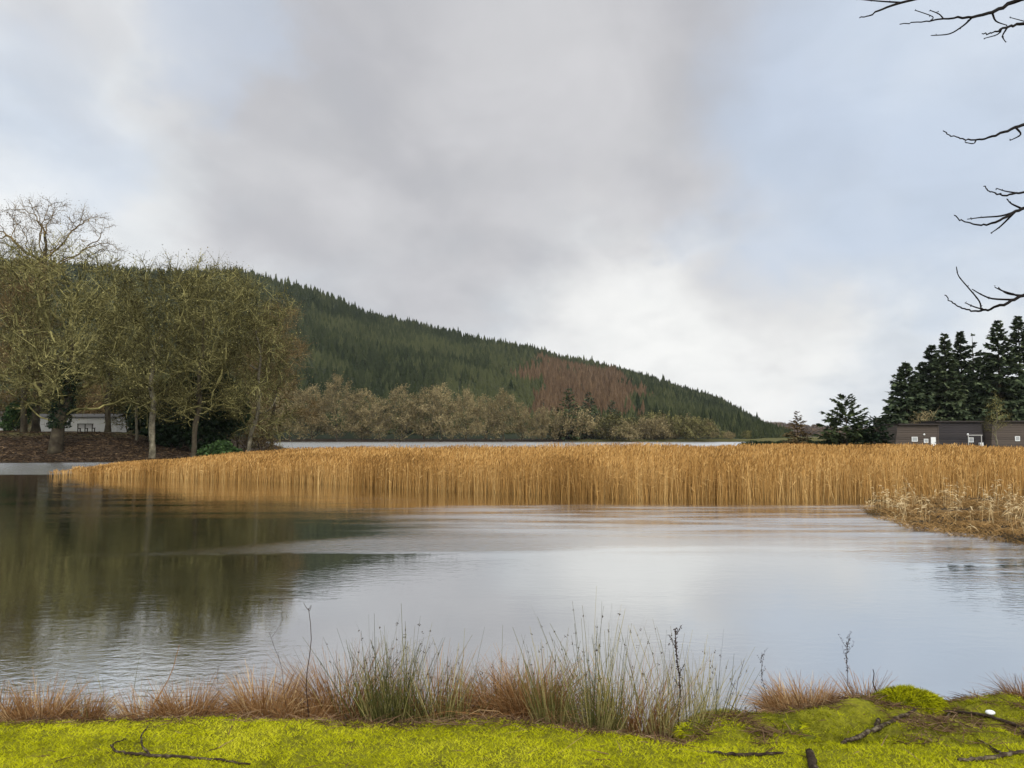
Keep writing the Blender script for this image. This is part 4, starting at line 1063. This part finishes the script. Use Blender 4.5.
# taller pale stems standing in the sedge
n_ = 330
x = rng.uniform(8.6, 22, n_ * 6); y = rng.uniform(14.5, 26, n_ * 6)
sm = poly_sd(x, y, MARSH); k = (sm > -0.1) & (x < .82 * y) & (fbm(x * .8, y * .8, 85) > -.05)
x, y = x[k][:n_], y[k][:n_]; n_ = len(x)
z = np.maximum(ground_z(x, y), -.05)
D = np.stack([rng.normal(0, .18, n_), rng.normal(0, .12, n_), np.ones(n_)], 1)
L = rng.uniform(.35, .85, n_)
mb = MB()
V, F, c = ribbons(np.stack([x, y, z], 1), D, L, .010, rng.normal(0, .1, (n_, 3)), rng, 3, .5); mb.add(V, F, np.repeat(rng.uniform(.3, .8, n_), 8))
s_ = np.repeat(np.arange(n_), 5); t_ = rng.uniform(.45, 1, len(s_))
p0 = c[s_, 0] * (1 - t_)[:, None] + c[s_, -1] * t_[:, None]; a = rng.uniform(0, 2 * PI, len(s_))
V, F, _c = ribbons(p0, np.stack([np.cos(a), np.sin(a), rng.uniform(-.2, .9, len(a))], 1), rng.uniform(.07, .2, len(a)), rng.uniform(.012, .024, len(a)), np.tile([0, 0, -.6], (len(a), 1)), rng, 3, .2)
mb.add(V, F, np.repeat(rng.uniform(.4, 1, len(a)), 8))
tag(mb.build('dry_stems', M['pale_straw']), 'pale dry leafy stems rising from the sedge on the right shore', 'dry stems', kind='stuff')

# ------------------------------------------------------------------ grass tussocks, rushes, stalks of the near bank
def tussock(root, rng, n, h, w_, mat='straw', up=0.6, wid=0.0055, green=0.0):
    a = rng.uniform(0, 2 * PI, n); rr = np.sqrt(rng.random(n)) * w_ * .40
    P = np.stack([np.cos(a) * rr, np.sin(a) * rr * .8, np.full(n, -.03)], 1)
    a2 = a + rng.normal(0, .8, n)
    out = np.stack([np.cos(a2), np.sin(a2), 0 * a], 1)
    up_ = rng.random(n) < .38                       # upright blades among arching ones
    D = out * np.where(up_, .28, .55)[:, None] * rng.uniform(.3, 1.3, n)[:, None] + [0, 0, 1]
    L = h * np.where(up_, rng.uniform(.45, 1.05, n), rng.uniform(.9, 1.7, n))
    bend = out * rng.uniform(.05, .35, n)[:, None] - np.stack([0 * a, 0 * a, np.where(up_, rng.uniform(0, .2, n), rng.uniform(.45, 1.0, n))], 1)
    V, F, _c = ribbons(P, D, L, wid * rng.uniform(.6, 1.3, n), bend, rng, 4, .2)
    return mesh_obj('blades', V, F, M[mat], root, tint=np.repeat(np.clip(rng.normal(.42, .22, n), 0, 1), 10))
GT = 'brown grass tussocks along the near water edge'
def tus(px, d, top, wpx, seed, label, n=700, mat='straw', up=.6, name='grass_tussock', group=GT):
    x_ = X(px, d); z_ = max(lz(x_, d), -.02)
    r = thing(name, (x_, d, z_), 0, 1, label, 'grass tussock', group)
    tussock(r, np.random.default_rng(seed), n, max(.14, (Zof(top, d) - z_) * 1.38), wpx * d / FPX, mat, up)
    return r
TU = [(8, 5.1, 690, 40, 'red brown tussock at the left edge of the photo', 600), (52, 5.05, 684, 42, 'red brown tussock second from the left edge', 600), (92, 5.1, 692, 36, 'low brown tussock left of the pale upright leaves', 500),
      (158, 5.1, 690, 36, 'ragged brown tussock right of the pale upright leaves', 500), (196, 5.1, 684, 46, 'pale orange tussock left of the gap with water showing', 650),
      (272, 5.35, 674, 48, 'rounded brown tussock left of the tall single stalk', 900), (348, 5.5, 662, 40, 'rounded brown tussock just left of the left big rush', 800),
      (437, 5.3, 668, 46, 'rusty tussock right of the left big rush', 700), (505, 5.25, 672, 44, 'tan tussock left of the sparse rush', 700), (532, 5.15, 666, 46, 'orange brown tussock left of the right big rush', 900),
      (630, 5.1, 676, 50, 'faded tussock right of the right big rush', 700), (795, 5.55, 680, 72, 'wide brown tussock standing alone right of the mossy mound', 1300), (856, 5.7, 672, 20, 'small wispy tussock left of the green hummock', 200), (1020, 5.75, 676, 44, 'brown tussock at the right edge of the photo', 600),
      (308, 5.2, 693, 46, 'flat yellowish tussock at the foot of the tall single stalk', 500), (470, 5.6, 690, 30, 'low dark tussock standing in the water right of the left big rush', 300), (240, 5.6, 700, 22, 'thin low tussock in the gap with water showing', 80)]
for i, (px, d, top, w_, lab, n_) in enumerate(TU): tus(px, d, top, w_, 300 + i, lab, int(n_ * 2.1))
def rush(px, d, top, wpx, seed, label, n=260, lean=.30, heads=.35, dead=.35):
    rng = np.random.default_rng(seed)
    x_ = X(px, d); z_ = max(lz(x_, d), -.02)
    r = thing('rush_clump', (x_, d, z_), 0, 1, label, 'rush clump', 'rush clumps along the near water edge')
    h = Zof(top, d) - z_
    w_ = wpx * d / FPX
    a = rng.uniform(0, 2 * PI, n); q = np.sqrt(rng.random(n))
    nc = 5; cl = rng.integers(0, nc, n); cx_ = rng.uniform(-.24, .24, nc) * w_; cy_ = rng.uniform(-.14, .14, nc) * w_; ch = rng.uniform(.72, 1.06, nc); ca = rng.normal(0, .10, nc)
    ch[0] = 1.06
    P = np.stack([cx_[cl] + np.cos(a) * q * w_ * .09, cy_[cl] + np.sin(a) * q * w_ * .08, np.full(n, -.04)], 1)
    lean = lean * .72
    ln = h * np.clip(rng.beta(1.6, 1.7, n) * 1.0 + .14, .2, 1.03)
    ln = ln * ch[cl]
    D = np.stack([ca[cl] + np.cos(a) * q * lean + rng.normal(0, .11, n), np.sin(a) * q * lean + rng.normal(0, .09, n), np.ones(n)], 1)
    bend = np.stack([np.cos(a) * q * .12, np.sin(a) * q * .12, -0.02 + 0 * a], 1) + rng.normal(0, .035, (n, 3))
    V, F, c = ribbons(P, D, ln, .0045 * rng.uniform(.8, 1.25, n), bend, rng, 5, .35)
    tt = np.where(rng.random(n) < dead, rng.uniform(.65, 1, n), rng.uniform(.05, .55, n))
    sm_ = MB(); sm_.add(V, F, np.repeat(tt, 12))
    hd = np.where((ln > h * .66) & (rng.random(n) < heads * .8))[0]
    if len(hd):
        cc = c[hd, -2] * .35 + c[hd, -1] * .65
        qq = np.repeat(cc, 7, 0) + rng.normal(0, .004, (len(hd) * 7, 3))
        V, F = flakes(qq, rng.uniform(.003, .0065, len(qq)), rng); sm_.add(V, F, np.repeat(rng.random(len(qq)), 3), 1)
    sm_.build('stems', [M['rush'], M['rush_head']], r)
    nb = n // 2
    b_ = rng.uniform(0, 2 * PI, nb); rr = np.sqrt(rng.random(nb)) * w_ * .26
    V, F, _c = ribbons(np.stack([np.cos(b_) * rr, np.sin(b_) * rr * .7, np.full(nb, -.02)], 1), np.stack([rng.normal(0, .7, nb), rng.normal(0, .7, nb), rng.uniform(.2, 1, nb)], 1), rng.uniform(.1, .3, nb) , .004, np.tile([0, 0, -.5], (nb, 1)), rng, 3, .2)
    mesh_obj('dead_leaves', V, F, M['straw'], r, tint=np.repeat(rng.uniform(.2, .9, nb), 8))
rush(400, 4.95, 608, 100, 401, 'large green rush clump left of centre with dark seed heads', 480, .34)
rush(446, 4.95, 632, 72, 402, 'lower green rush leaning right beside the large left rush clump', 190, .5)
rush(580, 4.82, 598, 128, 403, 'largest dark green rush clump right of centre', 480, .36, .5)
rush(672, 4.95, 626, 105, 404, 'straw coloured rush clump around the black dock stalk', 300, .45, .3, .7)
rush(500, 5.25, 632, 70, 405, 'sparse thin rush between the two large green clumps', 130, .30, .3, .5)
rush(705, 5.05, 630, 62, 406, 'thin open rush right of the black dock stalk', 130, .42, .4, .7)
rush(122, 5.15, 655, 70, 407, 'pale upright water plant leaves on the left shore', 60, .28, .0, .8)
rush(362, 5.3, 628, 50, 408, 'few thin rush stems behind the large left rush clump', 26, .4, .5, .6)
def stalk(px, d, top, label, seed, lean=0.0, r0=.004, twigs=4, heads=0, base=None, mat='dark_stalk', name='dead_stalk', fork=.65, zb=None):
    rng = np.random.default_rng(seed)
    x_ = X(px, d); z_ = max(lz(x_, d), -.05) if zb is None else zb
    r = thing(name, (x_, d, z_), 0, 1, label, 'dead stalk')
    h = Zof(top, d) - z_
    m = 9; t = np.linspace(0, 1, m)
    pts = np.stack([lean * h * t + .012 * np.sin(t * 9 + seed), .008 * np.cos(t * 7 + seed), h * t], 1); pts[0, 2] -= .03
    mb = MB(); V, F, T = polytube(pts, np.linspace(r0, r0 * .45, m), 5); mb.add(V, F, .4); mb.F3.append(T); mb.m3.append(np.zeros(len(T)))
    mb.build('stem', M[mat], r)
    tb = MB()
    for i in range(twigs):
        f = fork + (1 - fork) * (i + .5) / twigs; p = np.array([np.interp(f, t, pts[:, k]) for k in range(3)])
        a = i * 2.4 + seed; l = h * rng.uniform(.06, .16) * (1 if fork < .9 else .4)
        q = p + np.array([math.cos(a) * l * .7, math.sin(a) * l * .4, l])
        V, F, T = polytube([p, (p + q) / 2 + [0, 0, -.006], q], [r0 * .5, r0 * .4, r0 * .25], 4); tb.add(V, F, .5)
        if not heads: tb.build('twig', M[mat], r); tb = MB()
        if heads:
            qq = np.repeat(np.linspace(p, q, 6), heads, 0) + rng.normal(0, .005, (6 * heads, 3)); V, F = flakes(qq, .006, rng); tb.add(V, F, .2)
    if heads:
        tt_ = rng.uniform(fork - .15, 1, 40 * heads); qq = np.stack([np.interp(tt_, t, pts[:, k]) for k in range(3)], 1) + rng.normal(0, .006, (len(tt_), 3))
        V, F = flakes(qq, .0075, rng); tb.add(V, F, .2)
    if heads: tb.build('twigs', M[mat], r)
stalk(313, 4.95, 605, 'tall single straight dead stalk left of the rushes', 1, .0, .0042, 3, fork=.97)
stalk(300, 5.2, 628, 'faint thin stalk leaning left behind the tall single stalk', 2, -.25, .002, 3)
stalk(676, 4.98, 624, 'black seeded dock stalk standing in the straw coloured rush', 3, -.02, .005, 5, 4, fork=.5)
stalk(836, 5.75, 632, 'thin seeded stem standing alone above the water on the right', 4, .08, .0025, 5, 2, fork=.7)
stalk(762, 5.6, 648, 'thin wispy stem left of the wide brown tussock', 5, -.1, .002, 4, 1)
stalk(868, 5.5, 664, 'short thick dead stub left of the green hummock', 6, -.12, .006, 0)
stalk(911, 5.9, 680, 'short dark stem poking from the water right of the green hummock', 7, 0, .003, 1)
stalk(150, 5.0, 640, 'long pale stem leaning right over the left shore', 8, .42, .004, 0, mat='straw')
stalk(222, 5.5, 660, 'upright thin stem in the gap left of the rounded tussock', 9, .05, .002, 3)
stalk(250, 5.6, 668, 'branched faint stem beside the gap with water showing', 10, -.08, .002, 4)
stalk(722, 5.2, 655, 'black branched twig rising right of the thin open rush', 11, .2, .0025, 5, 0, fork=.3)
stalk(1006, 5.8, 668, 'dark bent twig at the left of the right edge tussock', 12, -.1, .0025, 3, 0, fork=.3)

# green hummock and mossy mounds
def hummock(px, d, top, wpx, label, seed, mat='grass', n=9000, squash=.7, tint0=.26):
    rng = np.random.default_rng(seed)
    x_ = X(px, d); z_ = lz(x_, d) - .03
    h = Zof(top, d) - z_ - .02; w_ = wpx * d / FPX / 2
    r = thing('mossy_hummock', (x_, d, z_), 0, 1, label, 'hummock', 'mossy hummocks on the right of the near bank')
    nu, nv = 28, 10
    u, v = np.meshgrid(np.arange(nu) * 2 * PI / nu, np.linspace(0, PI / 2, nv))
    def surf(u, v):
        k = 1 + .45 * fbm(np.cos(u) * 1.6 + seed, np.sin(u) * 1.6 + v * 1.3, 3)
        return np.stack([np.cos(u) * np.cos(v) * w_ * k, np.sin(u) * np.cos(v) * w_ * squash * k, np.sin(v) * h * (0.9 + .25 * (k - 1))], -1)
    V = surf(u, v).reshape(-1, 3); i = np.arange(nu * nv).reshape(nv, nu)
    F = np.stack([i[:-1], np.roll(i[:-1], -1, 1), np.roll(i[1:], -1, 1), i[1:]], -1).reshape(-1, 4)
    mesh_obj('mound', V, F, M['moss'], r, tint=np.full(len(V), .4), smooth=True)
    uu = rng.uniform(0, 2 * PI, n); vv = np.arcsin(rng.random(n)); P = surf(uu, vv)
    out = nrm(P / np.array([w_ * w_, w_ * w_ * .5, h * h])) + rng.normal(0, .5, (n, 3)) + [0, 0, .1]
    V, F, _c = ribbons(P, out, rng.uniform(.02, .06, n), .004, np.tile([0, 0, -.35], (n, 1)), rng, 2, .2)
    mesh_obj('moss_tufts', V, F, M[mat], r, tint=np.repeat(np.clip(rng.normal(tint0, .22, n) + .4 * fbm(uu * 3, vv * 4, 4), 0, 1), 6))
hummock(898, 5.45, 679, 60, 'rounded bright green hummock at the water edge on the right', 1)
hummock(722, 5.15, 702, 84, 'brownish mossy mound right of the straw coloured rush', 2, 'grass', 14000, .6, .2)
hummock(655, 4.85, 722, 80, 'dull mossy mound at the lawn edge below the black dock stalk', 3, 'litter', 8000, .5, .4)
hummock(745, 4.75, 722, 120, 'wide mossy mound in the rough patch near the short stick', 4, 'grass', 18000, .5, .25)

# fallen sticks, post, pebble
def stick(name, pts_px, rad, label, seed, cat='stick', forks=(), lift=.012, mat='stick', n=8):
    """pts_px: (bearing px, range) points lying on the grass"""
    def world(pp):
        q = []
        for px, d in pp:
            x_ = X(px, d); q.append((x_, d, lz(x_, d) + lift))
        return np.array(q)
    P = world(pts_px); o0 = P[0].copy()
    rng = np.random.default_rng(seed)
    def dens(P, r):
        m = 6 * (len(P) - 1) + 1; t = np.linspace(0, len(P) - 1, m); Q = np.stack([np.interp(t, np.arange(len(P)), P[:, k]) for k in range(3)], 1)
        for _ in range(2): Q[1:-1] = (Q[:-2] + 2 * Q[1:-1] + Q[2:]) / 4
        Q[1:-1] += rng.normal(0, .003, (m - 2, 3))
        R = .78 * np.interp(np.linspace(0, 1, m), np.linspace(0, 1, len(r)), r) * rng.uniform(.85, 1.18, m)
        return Q, R
    r = thing(name, tuple(o0), 0, 1, label, cat)
    def part(nm, P, rr):
        Q, R = dens(P, rr); V, F, T = polytube(Q - o0, R, n); b = MB(); b.add(V, F, rng.uniform(.3, .6, len(V))); b.F3.append(T); b.m3.append(np.zeros(len(T))); b.build(nm, M[mat], r, True)
    part('main_stem', P, rad)
    for pp, rr in forks: part('side_twig', world(pp), rr)
def rng_of(px, py):
    d = np.linspace(3.4, 6.4, 1500); z = lawn_z((px - 512) / FPX * d, d)
    k = np.where(EYE - (py - 436) / FPX * d <= z)[0]
    return float(d[k[0]]) if len(k) else 5.4
def pp(*l): return [(a, rng_of(a, b)) for a, b in l]
stick('forked_stick', pp((122, 738), (127, 744), (150, 746.5), (190, 749), (225, 751), (258, 756)), [.006, .008, .010, .010, .008, .006], 'thin forked dark stick lying on the lawn at lower left', 1, forks=[(pp((160, 747), (152, 738), (151, 728), (158, 719)), [.008, .006, .005, .004]), (pp((127, 744), (124, 736), (137, 732)), [.006, .005, .004])])
stick('fallen_branch', pp((832, 736), (850, 730), (868, 722), (890, 712), (905, 704)), [.010, .018, .020, .017, .012], 'mossy straight stick lying in front of the green hummock', 2, forks=[(pp((866, 724), (869, 714)), [.02, .016])])
stick('fallen_branch', pp((916, 703), (950, 706), (980, 711), (1006, 720), (1021, 735), (1020, 745)), [.007, .010, .014, .016, .017, .017], 'long dark curved branch arching past the white pebble on the right', 3, forks=[(pp((940, 705), (934, 713), (927, 719)), [.008, .006, .004])])
stick('fallen_branch', pp((945, 752), (965, 751), (990, 747), (1012, 743), (1032, 740)), [.010, .014, .015, .013, .012], 'knobbly reddish stick lying below the long curved branch', 4, forks=[(pp((988, 747), (978, 740), (965, 733)), [.010, .008, .005])])
stick('mossy_pole', [(801, 4.22), (804, 4.08), (808, 3.9), (815, 3.6)], [.024, .027, .028, .028], 'thick lichen covered pole pointing away at the bottom edge', 5, lift=.02, n=12)
stick('short_stick', pp((702, 744), (725, 747), (752, 747), (775, 745)), [.008, .012, .012, .006], 'short dark stick at the lower edge of the rough mossy patch', 6)
rng = np.random.default_rng(77)
px_p, d_p = 978, rng_of(978, 709)
x_ = X(px_p, d_p); u, v = np.meshgrid(np.arange(14) * 2 * PI / 14, np.linspace(-PI / 2, PI / 2, 9))
k = 1 + .12 * fbm(np.cos(u) * 2 + v, np.sin(u) * 2, 5)
V = np.stack([np.cos(u) * np.cos(v) * .030 * k, np.sin(u) * np.cos(v) * .026 * k, np.sin(v) * .015], -1).reshape(-1, 3); i = np.arange(14 * 9).reshape(9, 14)
o = mesh_obj('white_pebble', V, np.stack([i[:-1], np.roll(i[:-1], -1, 1), np.roll(i[1:], -1, 1), i[1:]], -1).reshape(-1, 4), M['stone_white'], tint=np.full(len(V), .5), smooth=True)
o.location = (x_, d_p, lz(x_, d_p) + .028)
tag(o, 'white rounded pebble on the moss beside the long curved branch', 'pebble')

# ------------------------------------------------------------------ overhanging tree on the right
TX, TY = 6.6, 5.0
r = thing('overhanging_tree', (TX, TY, lz(TX, TY) - .05), 0, 1, 'dark bare tree whose twigs hang into the top right of the photo', 'tree')
O = np.array(r.location)
def cpt(px, py, d): return np.array([X(px, d), d, Zof(py, d)])
mb = MB(); V, F, T = polytube([(0, 0, 0), (.05, 0, 1.2), (-.05, .05, 2.6), (.05, 0, 4.2), (0, .1, 6.0), (.2, 0, 8.5)], [.26, .20, .17, .14, .10, .04], 12); mb.add(V, F, .4); mb.F3.append(T); mb.m3.append(np.zeros(len(T))); mb.build('trunk', M['bark'], r, True)
rng = np.random.default_rng(55)
def limb(h0, path, r0, twigs, d=6.0):
    """path in bearing/row at about range d, grown from the trunk at height h0"""
    P = [np.array([0, 0, h0])] + [cpt(a, b, d + .25 * math.sin(i * 1.7)) - O for i, (a, b) in enumerate(path)]
    P = np.array(P); m = 6 * (len(P) - 1) + 1; t = np.linspace(0, len(P) - 1, m)
    Q = np.stack([np.interp(t, np.arange(len(P)), P[:, k]) for k in range(3)], 1)
    for _ in range(5): Q[1:-1] = (Q[:-2] + 2 * Q[1:-1] + Q[2:]) / 4
    Q[1:-1] += rng.normal(0, .004, (m - 2, 3))
    mb = MB(); R = np.linspace(r0, .0042, m) ** 1.0
    R = .0042 + (r0 * .8 - .0042) * (1 - np.linspace(0, 1, m)) ** 1.6
    V, F, T = polytube(Q, R, 6); mb.add(V, F, .4); mb.F3.append(T); mb.m3.append(np.zeros(len(T)))
    def small(A, r1, r2):
        A = np.array(A); mm = 4 * (len(A) - 1) + 1; tt = np.linspace(0, len(A) - 1, mm)
        B = np.stack([np.interp(tt, np.arange(len(A)), A[:, k]) for k in range(3)], 1)
        for _ in range(2): B[1:-1] = (B[:-2] + 2 * B[1:-1] + B[2:]) / 4
        V, F, T = polytube(B, np.linspace(r1, r2, mm), 5); mb.add(V, F, .3); mb.F3.append(T + 0 * 0 + (mb.n - len(V))); mb.m3.append(np.zeros(len(T)))
        for q in B[2::3]:           # buds
            qq = q + rng.normal(0, .004, (3, 3)); V, F = flakes(qq, .008, rng); mb.add(V, F, .2)
    for tw_ in twigs:
        A = [cpt(a, b, d + .1 * math.sin(a)) - O for a, b in tw_]
        j = np.linalg.norm(Q - A[0], axis=1).argmin(); A[0] = Q[j]
        small(A, min(R[j] * .8, .009), .0035)
    for j in range(3, m - 1, 2):        # side shoots on the part nearer the trunk
        wq = Q[j] + O
        if 512 + wq[0] / wq[1] * FPX < 1075: continue
        for _ in range(2):
            dv = nrm(np.array([-.7, rng.normal(0, .7), rng.normal(-.1, .6)])); l = rng.uniform(.15, .40)
            small([Q[j], Q[j] + dv * l * .5 + [0, 0, -.03], Q[j] + dv * l + [0, 0, .03]], min(R[j] * .6, .008), .003)
    mb.build('branch', M['dark_twig'], r, True)
limb(4.6, [(1080, -30), (1030, -12), (1000, 2), (968, 4), (940, 8), (913, 11)], .035, [[(985, 3), (980, 12), (965, 22), (945, 23)], [(968, 4), (950, 3), (930, -4)], [(1000, 2), (1012, 8), (1024, 12)], [(960, 5), (955, 0), (945, -4)]])
limb(4.7, [(1080, 8), (1040, 10), (1022, 14), (1008, 20), (998, 21)], .03, [[(1022, 14), (1015, 22), (1000, 26)], [(1030, 12), (1018, 24), (1022, 30)]])
limb(5.0, [(1060, -60), (980, -30), (900, -8), (882, 2), (872, 4)], .03, [[(900, -8), (890, -14), (870, -16)]])
limb(3.7, [(1090, 100), (1045, 114), (1024, 122), (1000, 132), (982, 134), (966, 131), (954, 124)], .026, [[(996, 133), (985, 138), (976, 136)], [(1024, 122), (1035, 128), (1022, 134)]])
limb(3.2, [(1090, 180), (1045, 200), (1024, 208), (1004, 220), (985, 222), (970, 218), (962, 212)], .028, [[(1024, 208), (1010, 213), (990, 214), (975, 216)], [(1012, 216), (1008, 224), (999, 230)], [(1040, 203), (1020, 200), (1016, 195)]])
limb(3.4, [(1090, 175), (1050, 184), (1024, 190), (1008, 191), (998, 187), (993, 182)], .02, [[(1024, 190), (1014, 187), (1006, 184)]])
limb(2.6, [(1090, 262), (1050, 286), (1024, 296), (1000, 306), (985, 311), (970, 309), (958, 303), (949, 294)], .028, [[(1000, 306), (985, 301), (972, 285), (963, 274), (962, 265)], [(1008, 303), (996, 298), (985, 293), (977, 288)], [(1024, 296), (1012, 293), (1004, 287)], [(990, 310), (978, 306), (970, 302)], [(1018, 298), (1008, 290), (1000, 286)]])

# ------------------------------------------------------------------ thin winter haze in the air
b_ = MB(); b_.box((0, 1100, 94), (5200, 2700, 194))
hz = b_.build('haze', [])
hm = bpy.data.materials.new('haze'); hm.use_nodes = True; ht = hm.node_tree; ht.nodes.clear()
pv = ht.nodes.new('ShaderNodeVolumePrincipled'); pv.inputs['Color'].default_value = (0.86, 0.90, 0.96, 1); pv.inputs['Density'].default_value = 0.00006; pv.inputs['Anisotropy'].default_value = 0.2
ho = ht.nodes.new('ShaderNodeOutputMaterial'); ht.links.new(pv.outputs[0], ho.inputs['Volume'])
hz.data.materials.append(hm)
tag(hz, 'thin pale winter haze over the valley', 'haze', kind='stuff')
